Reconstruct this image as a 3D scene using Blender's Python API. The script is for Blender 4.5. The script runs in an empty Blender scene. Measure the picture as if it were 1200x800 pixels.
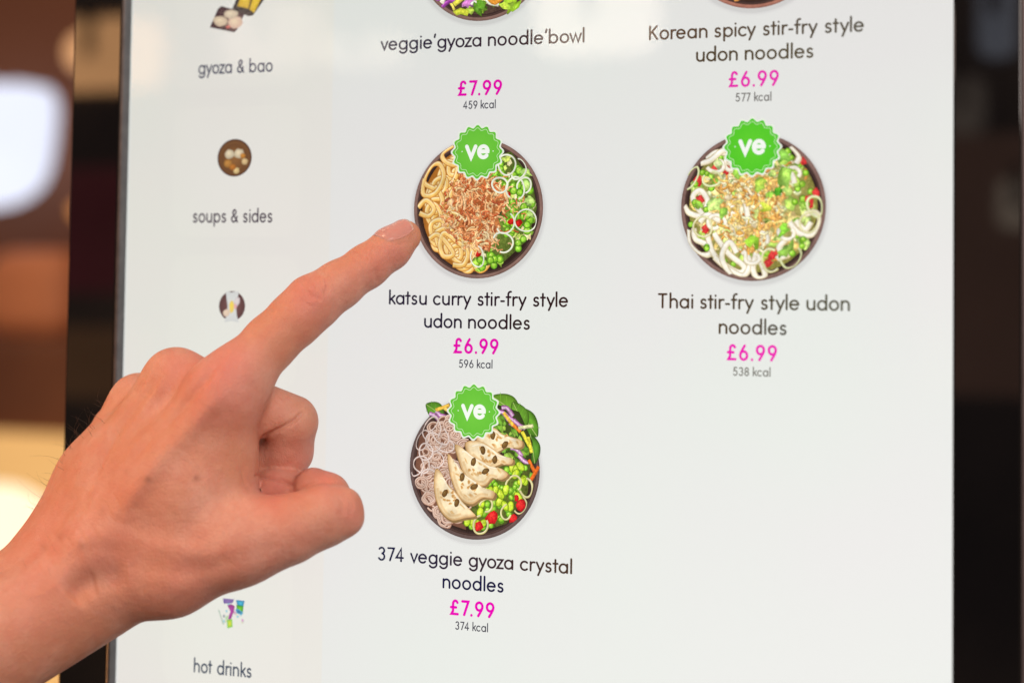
import bpy, math, random
import numpy as np
from mathutils import Vector

# ------------------------------------------------------------------ camera, world, lights
U = 0.094                                   # metres per menu row pitch on the screen
F, PY, YAW, PITCH, ROLL = 2144.345, 246.133, 0.37292, 0.04871, -0.01366
T = np.array([-0.12496, 0.56399, 7.11129]) * U
def _rot(a, b, c):
    ca, sa, cb, sb, cc, sc = math.cos(a), math.sin(a), math.cos(b), math.sin(b), math.cos(c), math.sin(c)
    return (np.array([[cc, -sc, 0], [sc, cc, 0], [0, 0, 1]]) @ np.array([[1, 0, 0], [0, cb, -sb], [0, sb, cb]])
            @ np.array([[ca, 0, sa], [0, 1, 0], [-sa, 0, ca]]))
R = _rot(YAW, PITCH, ROLL)
def uvw(v): return np.array([v[0], v[2], v[1]])      # (right, up, into screen) -> world (x, y, z)
CAM = uvw(-R.T @ T)
AX, AY, AF = uvw(R[0]), uvw(R[1]), uvw(R[2])

scene = bpy.context.scene
C = scene.collection
cam_data = bpy.data.cameras.new('camera')
cam = bpy.data.objects.new('camera', cam_data); C.objects.link(cam)
from mathutils import Matrix
M = Matrix.Identity(4)
for i in range(3):
    M[i][0], M[i][1], M[i][2], M[i][3] = AX[i], AY[i], -AF[i], CAM[i]
cam.matrix_world = M
cam_data.sensor_width = 36; cam_data.lens = F / 1200 * 36
cam_data.shift_y = (PY - 400) / 1200
cam_data.clip_start = 0.02; cam_data.clip_end = 100
cam_data.dof.use_dof = True
cam_data.dof.aperture_fstop = 4.6
cam_data.dof.aperture_blades = 0
scene.camera = cam

def ray(px, py):
    d = AX * ((px - 600) / F) + AY * (-(py - PY) / F) + AF
    return d
def at_h(px, py, h):                         # point h metres in front of the screen plane (y = 0) seen at a photo pixel
    d = ray(px, py)
    t = (-h - CAM[1]) / d[1]
    return CAM + d * t
def project(P):
    q = P - CAM
    z = q @ AF
    return 600 + F * (q @ AX) / z, PY - F * (q @ AY) / z
cam_data.dof.focus_distance = float((at_h(500, 300, 0.012) - CAM) @ AF)

world = bpy.data.worlds.new('World'); scene.world = world; world.use_nodes = True
_n = world.node_tree.nodes; _l = world.node_tree.links; _bg = _n['Background']
_tc = _n.new('ShaderNodeTexCoord'); _no = _n.new('ShaderNodeTexNoise'); _no.inputs['Scale'].default_value = 2.6; _no.inputs['Detail'].default_value = 3
_cr = _n.new('ShaderNodeValToRGB'); _e = _cr.color_ramp.elements; _e[0].position = .40; _e[0].color = (0.05, 0.045, 0.05, 1); _e[1].position = .66; _e[1].color = (0.46, 0.30, 0.21, 1)
_l.new(_tc.outputs['Generated'], _no.inputs['Vector']); _l.new(_no.outputs[0], _cr.inputs[0]); _l.new(_cr.outputs[0], _bg.inputs[0])
_bg.inputs[1].default_value = 0.8
vs = scene.view_settings
vs.view_transform = 'Standard'; vs.look = 'None'; vs.exposure = 0; vs.gamma = 1; vs.use_curve_mapping = False

def area(name, loc, target, size, energy, color):
    l = bpy.data.lights.new(name, 'AREA'); l.shape = 'DISK'; l.size = size; l.energy = energy; l.color = color
    o = bpy.data.objects.new(name, l); C.objects.link(o); o.location = loc
    o.rotation_euler = (Vector(target) - Vector(loc)).to_track_quat('-Z', 'Y').to_euler()
    return o
area('key_light', (-0.75, -0.75, 1.05), (-0.1, -0.04, 0), 0.7, 13.5, (1.0, 0.66, 0.44))
area('room_light', (0.85, -1.15, 0.55), (-0.1, -0.05, -0.05), 1.0, 20.5, (1.0, 0.86, 0.79))
area('counter_glow', (-0.85, -0.38, -0.38), (-0.2, -0.06, -0.12), 0.3, 3.2, (1.0, 0.42, 0.13))  # added orange fill for the wrist, standing in for the counter's glow
area('back_room_light', (-1.7, 0.9, 1.6), (-1.2, 1.9, 0.0), 0.5, 7.0, (1.0, 0.72, 0.5))

# ------------------------------------------------------------------ materials
def lin(c):
    c = np.asarray(c, float) / 255.0
    return np.where(c <= 0.04045, c / 12.92, ((c + 0.055) / 1.055) ** 2.4)
def mat(name):
    m = bpy.data.materials.new(name); m.use_nodes = True
    return m, m.node_tree, m.node_tree.nodes, m.node_tree.links
def noisy(name, c1, c2, rough=0.5, scale=30, metal=0.0, bump=0.0, spec=0.5, coat=0.0):
    m, nt, N, L = mat(name); b = N['Principled BSDF']
    tc = N.new('ShaderNodeTexCoord'); n = N.new('ShaderNodeTexNoise'); n.inputs['Scale'].default_value = scale
    n.inputs['Detail'].default_value = 6
    L.new(tc.outputs['Object'], n.inputs['Vector'])
    r = N.new('ShaderNodeValToRGB'); r.color_ramp.elements[0].position = 0.35; r.color_ramp.elements[1].position = 0.65
    r.color_ramp.elements[0].color = (*c1, 1); r.color_ramp.elements[1].color = (*c2, 1)
    L.new(n.outputs[0], r.inputs[0]); L.new(r.outputs[0], b.inputs['Base Color'])
    b.inputs['Roughness'].default_value = rough; b.inputs['Metallic'].default_value = metal
    b.inputs['Specular IOR Level'].default_value = spec; b.inputs['Coat Weight'].default_value = coat
    if bump:
        bp = N.new('ShaderNodeBump'); bp.inputs['Strength'].default_value = bump; bp.inputs['Distance'].default_value = 0.002
        L.new(n.outputs[0], bp.inputs['Height']); L.new(bp.outputs[0], b.inputs['Normal'])
    return m
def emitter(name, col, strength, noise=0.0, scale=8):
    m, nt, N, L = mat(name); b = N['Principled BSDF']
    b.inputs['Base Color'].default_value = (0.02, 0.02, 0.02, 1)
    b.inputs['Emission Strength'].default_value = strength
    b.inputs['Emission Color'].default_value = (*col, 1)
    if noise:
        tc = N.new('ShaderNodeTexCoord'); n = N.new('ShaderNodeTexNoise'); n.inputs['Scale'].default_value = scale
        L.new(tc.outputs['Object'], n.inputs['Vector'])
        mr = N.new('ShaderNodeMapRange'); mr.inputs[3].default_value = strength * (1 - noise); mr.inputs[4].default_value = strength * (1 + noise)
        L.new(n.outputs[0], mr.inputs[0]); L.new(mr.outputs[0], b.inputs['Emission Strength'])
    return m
def display(name, sampling, grain=0.0, grains=((520, .80, 1.26), (1500, .74, 1.34))):                 # an LCD: emits the picture colour, a little weaker at grazing angles
    m, nt, N, L = mat(name); N.remove(N['Principled BSDF']); out = N['Material Output']
    at = N.new('ShaderNodeAttribute'); at.attribute_name = 'Col'
    g = N.new('ShaderNodeNewGeometry')
    dot = N.new('ShaderNodeVectorMath'); dot.operation = 'DOT_PRODUCT'
    L.new(g.outputs['Incoming'], dot.inputs[0]); L.new(g.outputs['True Normal'], dot.inputs[1])
    ab = N.new('ShaderNodeMath'); ab.operation = 'ABSOLUTE'; L.new(dot.outputs['Value'], ab.inputs[0])
    pw = N.new('ShaderNodeMath'); pw.operation = 'POWER'; pw.inputs[1].default_value = 0.6; L.new(ab.outputs[0], pw.inputs[0])
    sc = N.new('ShaderNodeMath'); sc.operation = 'MULTIPLY'; sc.inputs[1].default_value = 1.105; L.new(pw.outputs[0], sc.inputs[0])
    sx = N.new('ShaderNodeSeparateXYZ'); L.new(g.outputs['Incoming'], sx.inputs[0])
    vz = N.new('ShaderNodeMath'); vz.operation = 'MULTIPLY_ADD'; vz.inputs[1].default_value = .33; vz.inputs[2].default_value = 1.0; L.new(sx.outputs['Z'], vz.inputs[0])
    s2 = N.new('ShaderNodeMath'); s2.operation = 'MULTIPLY'; L.new(sc.outputs[0], s2.inputs[0]); L.new(vz.outputs[0], s2.inputs[1]); sc = s2
    e = N.new('ShaderNodeEmission')
    if grain:                                # food photographs: fine unevenness of crumbs, gloss and sauce in the printed picture
        tc = N.new('ShaderNodeTexCoord'); last = at.outputs['Color']
        for scale, lo_, hi_ in grains:
            no = N.new('ShaderNodeTexNoise'); no.inputs['Scale'].default_value = scale; no.inputs['Detail'].default_value = 3; L.new(tc.outputs['Object'], no.inputs['Vector'])
            mr = N.new('ShaderNodeMapRange'); mr.inputs[1].default_value = .32; mr.inputs[2].default_value = .68; mr.inputs[3].default_value = lo_; mr.inputs[4].default_value = hi_; L.new(no.outputs[0], mr.inputs[0])
            vm = N.new('ShaderNodeVectorMath'); vm.operation = 'SCALE'; L.new(last, vm.inputs[0]); L.new(mr.outputs[0], vm.inputs['Scale']); last = vm.outputs[0]
        L.new(last, e.inputs['Color'])
    else:                                    # an LCD backlight is never perfectly even: broad, very faint tint patches
        tc = N.new('ShaderNodeTexCoord'); no = N.new('ShaderNodeTexNoise'); no.inputs['Scale'].default_value = 11; no.inputs['Detail'].default_value = 1; L.new(tc.outputs['Object'], no.inputs['Vector'])
        cr = N.new('ShaderNodeValToRGB'); cr.color_ramp.elements[0].position = .35; cr.color_ramp.elements[1].position = .65
        cr.color_ramp.elements[0].color = (.985, 1.0, .985, 1); cr.color_ramp.elements[1].color = (1.0, .975, .99, 1); L.new(no.outputs[0], cr.inputs[0])
        vm = N.new('ShaderNodeVectorMath'); vm.operation = 'MULTIPLY'; L.new(at.outputs['Color'], vm.inputs[0]); L.new(cr.outputs[0], vm.inputs[1]); L.new(vm.outputs[0], e.inputs['Color'])
    L.new(sc.outputs[0], e.inputs['Strength'])
    L.new(e.outputs[0], out.inputs['Surface'])
    m.cycles.emission_sampling = sampling
    return m
M_back = display('display_backlight', 'AUTO')
M_pix = display('display_pixels', 'NONE')
M_food = display('display_food_photo', 'NONE', 1.0)
M_soft = display('display_soft_food', 'NONE', 1.0, ((170, .80, 1.17), (900, .93, 1.08)))

# ------------------------------------------------------------------ mesh helpers
def mesh_obj(name, verts, faces, material, parent=None, smooth=False, cols=None, kind=None):
    me = bpy.data.meshes.new(name); me.from_pydata([tuple(map(float, v)) for v in verts], [], faces); me.update()
    if cols is not None:
        a = me.color_attributes.new('Col', 'FLOAT_COLOR', 'POINT')
        arr = np.ones((len(verts), 4), np.float32); arr[:, :3] = np.asarray(cols, np.float32).reshape(-1, 3)
        a.data.foreach_set('color', arr.ravel())
    if smooth: me.polygons.foreach_set('use_smooth', [True] * len(me.polygons))
    me.materials.append(material)
    o = bpy.data.objects.new(name, me); C.objects.link(o)
    if parent is not None: o.parent = parent
    if kind: o['kind'] = kind
    return o
def empty(name, label, cat, loc=(0, 0, 0), group=None):
    o = bpy.data.objects.new(name, None); C.objects.link(o); o.location = loc; o.empty_display_size = 0.02
    o['label'] = label; o['category'] = cat
    if group: o['group'] = group
    return o
def box(x0, x1, y0, y1, z0, z1, bev=0.0, seg=3):
    import bmesh
    bm = bmesh.new(); r = bmesh.ops.create_cube(bm, size=1)
    for v in bm.verts:
        v.co = Vector(((x0 + x1) / 2 + v.co.x * (x1 - x0), (y0 + y1) / 2 + v.co.y * (y1 - y0), (z0 + z1) / 2 + v.co.z * (z1 - z0)))
    if bev: bmesh.ops.bevel(bm, geom=bm.edges[:], offset=bev, segments=seg, affect='EDGES', profile=0.5)
    vs_ = [v.co.copy() for v in bm.verts]; bm.verts.index_update()
    fs = [[v.index for v in f.verts] for f in bm.faces]; bm.free()
    return vs_, fs
def lathe(profile, seg=40):
    vs_, fs = [], []
    for i in range(seg):
        a = 2 * math.pi * i / seg
        for r, z in profile: vs_.append((r * math.cos(a), r * math.sin(a), z))
    n = len(profile)
    for i in range(seg):
        j = (i + 1) % seg
        for k in range(n - 1): fs.append([i * n + k, j * n + k, j * n + k + 1, i * n + k + 1])
    return vs_, fs

# ------------------------------------------------------------------ kiosk body
uL, uR, uLb, uRb = -1.58915 * U, 1.80879 * U, -1.843 * U, 2.044 * U
zT, zB = 3.35 * U, -2.70 * U                 # screen top / bottom (portrait 16:9)
bw = uL - uLb
BY = -0.0042                                 # front of the bezel, proud of the screen
kiosk = empty('menu_kiosk', 'tall black framed touch screen lit white, showing noodle dishes with prices', 'kiosk')
M_bezel = noisy('glossy_black_bezel', (0.0035, 0.0032, 0.0034), (0.006, 0.0052, 0.0052), rough=0.03, scale=14, spec=0.5)
M_wall_in = noisy('satin_dark_frame', (0.10, 0.095, 0.10), (0.14, 0.13, 0.135), rough=0.32, scale=200, metal=0.6)
M_body = noisy('dark_kiosk_case', (0.10, 0.075, 0.075), (0.13, 0.10, 0.10), rough=0.4, scale=60, metal=0.3)
def bezel(x0, x1, z0, z1):
    v, f = box(x0, x1, BY, 0.004, z0, z1, 0.0007, 3)
    return mesh_obj('bezel', v, f, M_bezel, kiosk)
bezel(uLb, uL - 0.0016, zB - bw, zT + bw); bezel(uR + 0.0002, uRb, zB - bw, zT + bw)
bezel(uL - 0.0015, uR + 0.0001, zT + 0.0015, zT + bw); bezel(uL - 0.0015, uR + 0.0001, zB - bw, zB - 0.0015)
v, f = box(uL - 0.00155, uL - 0.0001, BY - 0.0003, 0.003, zB, zT, 0.0004, 3)
mesh_obj('inner_frame', v, f, M_wall_in, kiosk)
v, f = box(uRb - 0.0008, uRb + 0.0012, BY + 0.001, 0.045, zB - bw - .001, zT + bw + .001, 0.0005, 2)
mesh_obj('case_side', v, f, M_body, kiosk)
v, f = box(uLb + 0.0006, uRb - 0.001, 0.0042, 0.045, zB - bw - .001, zT + bw + .001, 0.002, 2)
mesh_obj('case', v, f, M_body, kiosk)

scr_col = lin((229, 230, 226))
nx, nz = 2, 2
v = [(uL, 0, zB), (uR, 0, zB), (uR, 0, zT), (uL, 0, zT)]
screen = mesh_obj('screen', v, [[0, 1, 2, 3]], M_back, kiosk, cols=np.tile(scr_col, (4, 1)))

# cover glass: clear with a soft reflection
m, nt, N, L = mat('cover_glass'); N.remove(N['Principled BSDF'])
tr = N.new('ShaderNodeBsdfTransparent'); gl = N.new('ShaderNodeBsdfGlossy'); gl.inputs['Roughness'].default_value = 0.045
fr = N.new('ShaderNodeFresnel'); fr.inputs['IOR'].default_value = 1.38
mx = N.new('ShaderNodeMixShader'); L.new(fr.outputs[0], mx.inputs[0]); L.new(tr.outputs[0], mx.inputs[1]); L.new(gl.outputs[0], mx.inputs[2])
L.new(mx.outputs[0], N['Material Output'].inputs['Surface'])
GY = -0.0016
mesh_obj('cover_glass', [(uL, GY, zB), (uR, GY, zB), (uR, GY, zT), (uL, GY, zT)], [[0, 1, 2, 3]], m, kiosk)

# ------------------------------------------------------------------ painting on the display: flat coloured shapes, one thin layer each
LAYER = 8e-7
class Paint:
    def __init__(s, ox, oz, sx, sz, z0=1e-4):
        s.o = (ox, oz); s.s = (sx, sz); s.z = z0; s.buf = {}; s.food = False; s.clamp = 1e9
    def use(s, name): s.n = name; s.buf.setdefault(name, ([], [], [])); return s
    def add(s, pts, faces, cols):
        V, Fc, Co = s.buf[s.n]; b = len(V); s.z += LAYER
        for x, y in pts:
            q = math.hypot(x, y)
            if q > s.clamp and s.n not in ('spinach_leaves', 'carrot_sticks', 'red_cabbage'): q2 = (s.clamp + (q - s.clamp) * .5) / q; x, y = x * q2, y * q2
            V.append((s.o[0] + x * s.s[0], -s.z, s.o[1] + y * s.s[1]))
        for f_ in faces: Fc.append([i + b for i in f_])
        Co.extend(cols)
    def fan(s, outline, c_mid, c_edge, mid=None, inner=0.0, c_in=None):
        o = np.asarray(outline, float); n = len(o); m = o.mean(0) if mid is None else np.asarray(mid, float)
        pts = [tuple(m)]; cols = [c_mid]; faces = []
        if inner:
            pts += [tuple(m + (p - m) * inner) for p in o]; cols += [c_in if c_in is not None else c_mid] * n
            pts += [tuple(p) for p in o]; cols += [c_edge] * n
            for i in range(n):
                j = (i + 1) % n; faces.append([0, 1 + i, 1 + j]); faces.append([1 + i, 1 + n + i, 1 + n + j, 1 + j])
        else:
            pts += [tuple(p) for p in o]; cols += [c_edge] * n
            for i in range(n): faces.append([0, 1 + i, 1 + (i + 1) % n])
        s.add(pts, faces, cols)
    def blob(s, x, y, rx, ry, ang, c_mid, c_edge, rough=0.0, n=14, off=(-.25, .3), inner=0.0, c_in=None):
        a0 = math.radians(ang); out = []
        for i in range(n):
            t = 2 * math.pi * i / n; k = 1 + rough * (random.random() - .5) * 2
            px, py = rx * math.cos(t) * k, ry * math.sin(t) * k
            out.append((x + px * math.cos(a0) - py * math.sin(a0), y + px * math.sin(a0) + py * math.cos(a0)))
        s.fan(out, c_mid, c_edge, (x + off[0] * rx, y + off[1] * ry), inner, c_in)
    def ribbon(s, pts, w, c_edge, c_mid, c_hi=None, closed=False, light=(-.5, .85)):
        p = np.asarray(pts, float); n = len(p)
        if closed: tg = np.roll(p, -1, 0) - np.roll(p, 1, 0)
        else: tg = np.gradient(p, axis=0)
        tg /= np.maximum(np.linalg.norm(tg, axis=1, keepdims=True), 1e-9)
        nr = np.stack([-tg[:, 1], tg[:, 0]], 1)
        c_hi = c_mid if c_hi is None else c_hi
        V, Fc, Co = [], [], []
        offs = [-.5, -.28, 0, .28, .5]
        for i in range(n):
            d = nr[i] @ np.array(light)
            for k, o in enumerate(offs):
                V.append(tuple(p[i] + nr[i] * o * w))
                if k in (0, 4): Co.append(c_edge)
                elif k == 2: Co.append(c_mid)
                else:
                    q = np.clip((o * d) / .28 * .5 + .5, 0, 1)
                    Co.append(np.asarray(c_hi) * q + (np.asarray(c_edge) * .45 + np.asarray(c_mid) * .55) * (1 - q))
        m_ = n if closed else n - 1
        for i in range(m_):
            j = (i + 1) % n
            for k in range(4): Fc.append([i * 5 + k, j * 5 + k, j * 5 + k + 1, i * 5 + k + 1])
        s.add(V, Fc, Co)
    def flat(s, outline, c): s.fan(outline, c, c)
    def build(s, parent, names=None, mate=None, single=()):
        for nm, (V, Fc, Co) in s.buf.items():
            if V:
                o_ = mesh_obj(nm.split('#')[0], V, Fc, mate or (M_pix if nm.split('#')[0] in ('badge', 'badge_letters', 'picture_shadow') or not s.food else (M_soft if nm.split('#')[0] in ('noodles', 'dumpling', 'onion_rings', 'bowl_rim', 'spinach_leaves', 'glass_noodles') else M_food)), parent, cols=np.array(Co))
                if s.food and nm.split('#')[0] not in ('dumpling', 'bowl_rim', 'picture_shadow'): o_['kind'] = 'stuff'
def ell(cx, cy, rx, ry, a0, a1, n=None):
    n = n or max(4, int(abs(a1 - a0) / 11))
    return [(cx + rx * math.cos(math.radians(a0 + (a1 - a0) * i / n)), cy + ry * math.sin(math.radians(a0 + (a1 - a0) * i / n))) for i in range(n + 1)]
def spline(pts, per=8, closed=False):
    p = [np.array(q, float) for q in pts]; n = len(p); out = []
    rng = range(n) if closed else range(n - 1)
    for i in rng:
        if closed: a, b, c, d = p[i - 1], p[i], p[(i + 1) % n], p[(i + 2) % n]
        else: a, b, c, d = p[max(i - 1, 0)], p[i], p[i + 1], p[min(i + 2, n - 1)]
        for k in range(per):
            t = k / per
            out.append(.5 * ((2 * b) + (c - a) * t + (2 * a - 5 * b + 4 * c - d) * t * t + (3 * b - a - 3 * c + d) * t ** 3))
    if not closed: out.append(p[-1])
    return [tuple(q) for q in out]

# ------------------------------------------------------------------ a rounded single-line typeface
def glyph(ch):
    E = ell
    o = E(.45, .5, .45, .5, 0, 360)
    G = {
     'o': (.9, [o]), 'a': (.9, [o, [(.9, 1), (.9, 0)]]), 'd': (.9, [o, [(.9, 1.66), (.9, 0)]]),
     'b': (.9, [o, [(0, 1.66), (0, 0)]]), 'p': (.9, [o, [(0, 1), (0, -.5)]]), 'q': (.9, [o, [(.9, 1), (.9, -.5)]]),
     'g': (.9, [o, [(.9, 1), (.9, -.08)] + E(.45, -.08, .45, .42, -12, -150)]),
     'e': (.9, [[(.03, .53), (.88, .53)] + E(.45, .5, .45, .5, 12, 318)]),
     'c': (.78, [E(.45, .5, .45, .5, 48, 312)]),
     'n': (.76, [[(0, 1), (0, 0)], [(0, .55)] + E(.38, .6, .38, .4, 170, 0) + [(.76, 0)]]),
     'h': (.76, [[(0, 1.66), (0, 0)], [(0, .55)] + E(.38, .6, .38, .4, 170, 0) + [(.76, 0)]]),
     'm': (1.3, [[(0, 1), (0, 0)], [(0, .6)] + E(.33, .65, .33, .35, 170, 0) + [(.66, 0)], [(.66, .6)] + E(.98, .65, .32, .35, 170, 0) + [(1.3, 0)]]),
     'u': (.76, [[(0, 1)] + E(.38, .4, .38, .4, 180, 350) , [(.76, 1), (.76, 0)]]),
     'r': (.42, [[(0, 1), (0, 0)], [(0, .5)] + E(.36, .6, .36, .4, 170, 72)]),
     's': (.56, [E(.3, .745, .25, .255, 35, 262, 12) + E(.27, .25, .29, .25, 82, -145, 12)]),
     't': (.5, [[(.24, 1.45), (.24, 0)], [(0, 1), (.5, 1)]]),
     'f': (.55, [E(.5, 1.34, .28, .32, 78, 180, 6) + [(.22, 0)], [(0, 1), (.52, 1)]]),
     'l': (0, [[(0, 1.66), (0, 0)]]),
     'i': (0, [[(0, 1), (0, 0)], [(0, 1.44), (0, 1.46)]]),
     'k': (.66, [[(0, 1.66), (0, 0)], [(.6, 1), (.04, .45)], [(.22, .62), (.66, 0)]]),
     'y': (.8, [[(0, 1), (.42, .04)], [(.8, 1), (.18, -.5)]]),
     'v': (.76, [[(0, 1), (.38, 0), (.76, 1)]]),
     'w': (1.24, [[(0, 1), (.32, 0), (.62, 1), (.92, 0), (1.24, 1)]]),
     'z': (.68, [[(0, 1), (.64, 1), (0, 0), (.68, 0)]]),
     'K': (.85, [[(0, 1.55), (0, 0)], [(.8, 1.55), (.03, .65)], [(.26, .9), (.86, 0)]]),
     'T': (.9, [[(0, 1.55), (.9, 1.55)], [(.45, 1.55), (.45, 0)]]),
     '3': (.72, [E(.36, 1.15, .33, .35, 150, -75, 14) + E(.35, .4, .37, .4, 75, -150, 14)]),
     '4': (.84, [[(.6, 0), (.6, 1.5), (0, .4), (.84, .4)]]),
     '5': (.72, [[(.66, 1.5), (.16, 1.5), (.08, .85)] + E(.33, .47, .39, .47, 118, -145, 14)]),
     '6': (.78, [E(.39, .44, .39, .44, 0, 360), [(.0, .44), (.06, .72), (.26, 1.1), (.5, 1.5)]]),
     '7': (.74, [[(0, 1.5), (.74, 1.5), (.24, 0)]]),
     '8': (.74, [E(.37, 1.14, .31, .36, 0, 360), E(.37, .39, .37, .39, 0, 360)]),
     '9': (.78, [E(.39, 1.06, .39, .44, 0, 360), [(.78, 1.06), (.72, .78), (.52, .4), (.28, 0)]]),
     '.': (0, [[(0, .0), (0, .03)]]),
     '-': (.36, [[(0, .5), (.36, .5)]]),
     "'": (.05, [[(.08, 1.66), (0, 1.3)]]),
     '&': (.98, [spline([(.98, 0), (.6, .5), (.25, 1.0), (.27, 1.36), (.5, 1.5), (.7, 1.34), (.63, 1.04), (.33, .78), (.06, .5), (.1, .14), (.4, 0), (.7, .18), (.9, .66)], 5)]),
     '£': (.84, [E(.53, 1.15, .28, .36, 25, 185, 9) + [(.25, .75), (.25, .35), (.06, .02), (.84, .02)], [(.0, .76), (.62, .76)]]),
    }
    return G[ch]
ROUND = set('oecspdqg')
def layout(text, track=0.0):
    x = 0; out = []; prev = None
    for ch in text:
        if ch == ' ': x += 1.0; prev = None; continue
        if prev is not None:
            gap = .46
            if prev in 'vwytrfkz7-' or ch in 'vwytfz-': gap = .30
            if prev in "ocebp" or ch in 'oecadgq': gap -= .07
            if prev in "'" or ch in "'": gap = .40
            x += gap + track
        w, st = glyph(ch)
        out += [[(px + x, py) for px, py in s_] for s_ in st]
        x += w; prev = ch
    return out, x
def stroke(P, pts, w, col):
    p = [np.array(pts[0], float)]
    for q in pts[1:]:
        q = np.array(q, float)
        if np.linalg.norm(q - p[-1]) > 1e-4: p.append(q)
    p = np.array(p); n = len(p)
    closed = n > 3 and np.linalg.norm(p[0] - p[-1]) < 1e-3
    if closed: p = p[:-1]; n -= 1
    sg = np.roll(p, -1, 0) - p; sg /= np.linalg.norm(sg, axis=1, keepdims=True)
    L_, R_ = [], []
    for i in range(n):
        a = sg[i - 1] if (closed or i > 0) else sg[i]; b = sg[i] if (closed or i < n - 1) else sg[i - 1]
        t = a + b; ln = np.linalg.norm(t); t = t / ln if ln > 1e-6 else a
        nrm = np.array([-t[1], t[0]]); k = 1 / max(.45, abs(nrm @ np.array([-a[1], a[0]])))
        L_.append(p[i] + nrm * w / 2 * k); R_.append(p[i] - nrm * w / 2 * k)
    V = L_ + R_; Fc = []
    for i in range(n if closed else n - 1):
        j = (i + 1) % n; Fc.append([i, j, n + j, n + i])
    if not closed:
        for e, d in ((0, -sg[0]), (n - 1, sg[n - 2])):
            a0 = math.atan2(d[1], d[0]); b = len(V); V.append(p[e])
            for k in range(7):
                t = a0 - math.pi / 2 + math.pi * k / 6; V.append(p[e] + np.array([math.cos(t), math.sin(t)]) * w / 2)
            for k in range(6): Fc.append([b, b + 1 + k, b + 2 + k])
    P.add([tuple(q) for q in V], Fc, [col] * len(V))
def text_line(name, text, x0, y0, x1, y1, xh, w, c0, c1=None, track=0.0):
    """one printed line: from photo pixel (x0,y0) to (x1,y1) on the baseline; xh = x-height in row pitches"""
    a, b = at_h(x0, y0, 0), at_h(x1, y1, 0)
    st, W = layout(text, track)
    base = (a[2] + b[2]) / 2; xh *= U
    wid = (b[0] - a[0]) - w * xh
    P = Paint(a[0] + w * xh / 2, base, wid / W, xh, 6e-5); P.use(name)
    asp = (wid / W) / xh
    c0 = lin(c0); c1 = c0 if c1 is None else lin(c1)
    for s_ in st:
        q = np.clip(np.mean([p[0] for p in s_]) / W, 0, 1)
        stroke(P, s_, w / max(asp, .6) ** .5, c0 * (1 - q) + c1 * q)
    P.build(kiosk)

# ------------------------------------------------------------------ faint cards and column of the side menu
P = Paint(0, 0, U, U, 2e-5)
def rrect(x0, x1, y0, y1, r):
    return ell(x1 - r, y1 - r, r, r, 0, 90, 5) + ell(x0 + r, y1 - r, r, r, 90, 180, 5) + ell(x0 + r, y0 + r, r, r, 180, 270, 5) + ell(x1 - r, y0 + r, r, r, 270, 360, 5)
xd = at_h(386, 300, 0)[0] / U
P.use('side_column').flat([(-1.58, -2.69), (xd, -2.69), (xd, 3.34), (-1.58, 3.34)], lin((230.5, 228.5, 221)))
P.build(kiosk)
cx0, cx1 = at_h(203, 200, 0)[0] / U, at_h(352, 200, 0)[0] / U
us, vs0, ps = -1.08593, 0.0253, 0.61019
for k in range(-5, 5):
    lv = vs0 - k * ps + 0.66 - .66
    y0, y1 = lv - .085, lv - .085 + ps - .075
    if y1 > 3.3 or y0 < -2.65: continue
    P = Paint(0, 0, U, U, 3e-5)
    P.use('menu_card').fan(rrect(cx0, cx1, y0, y1, .07), lin((233, 231, 224)), lin((232, 230, 222)))
    P.build(kiosk)

# ------------------------------------------------------------------ writing
NAVY, BRN, MAG, GREY = (20, 14, 48), (50, 24, 20), (226, 10, 172), (72, 72, 82)  # brown shifts between lines put screen glare and moire into the lettering colour
TW, XN = .245, .0316
text_line('dish_name', "veggie'gyoza noodle'bowl", 446, 58.3, 685, 49.5, XN, TW, (30, 30, 62), (72, 48, 40))
text_line('price_text', '£7.99', 536.4, 111.5, 588.4, 110, .0338, .30, MAG, track=.1)
text_line('calorie_text', '459 kcal', 542.7, 127.4, 581, 126.7, .0187, .235, GREY)
text_line('dish_name', 'Korean spicy stir-fry style', 760.5, 46.2, 1012.5, 36.8, XN * 1.0, TW, (92, 66, 46), (84, 78, 62))
text_line('dish_name', 'udon noodles', 815.7, 72, 953.2, 67, XN, TW, (78, 60, 34), (88, 78, 56))
text_line('price_text', '£6.99', 853.8, 101.7, 912.7, 99.2, .0338, .275, (232, 50, 176), track=.1)
text_line('calorie_text', '577 kcal', 862, 118.7, 904, 118, .0187, .235, (112, 108, 104))
text_line('dish_name', 'katsu curry stir-fry style', 455.8, 355.9, 665.8, 358.7, XN, TW, NAVY, BRN)
text_line('dish_name', 'udon noodles', 497, 383, 621, 385.3, XN, TW, NAVY, (50, 30, 28))
text_line('price_text', '£6.99', 531.2, 412.8, 584.2, 413.5, .0338, .30, MAG, track=.1)
text_line('calorie_text', '596 kcal', 537.8, 430.3, 577.2, 431, .0187, .235, GREY)
text_line('dish_name', '374 veggie gyoza crystal', 442.8, 655.5, 670.5, 670.9, XN, TW, (16, 26, 66), (70, 46, 28))
text_line('dish_name', 'noodles', 518.6, 688.1, 590.2, 692.6, XN, TW, (16, 18, 62))
text_line('price_text', '£7.99', 527.1, 719.2, 579.5, 722, .0338, .30, (232, 0, 180), track=.1)
text_line('calorie_text', '374 kcal', 533.4, 736.7, 572, 739.5, .0187, .235, GREY)
text_line('dish_name', 'Thai stir-fry style udon', 770.8, 359.7, 996, 363.8, XN, TW, (72, 46, 26), (84, 82, 64))
text_line('dish_name', 'noodles', 842.2, 390.3, 921.8, 391.4, XN, TW, (78, 58, 32), (88, 84, 74))
text_line('price_text', '£6.99', 851.6, 421.1, 910.6, 421.8, .0338, .275, (236, 36, 178), track=.1)
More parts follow.
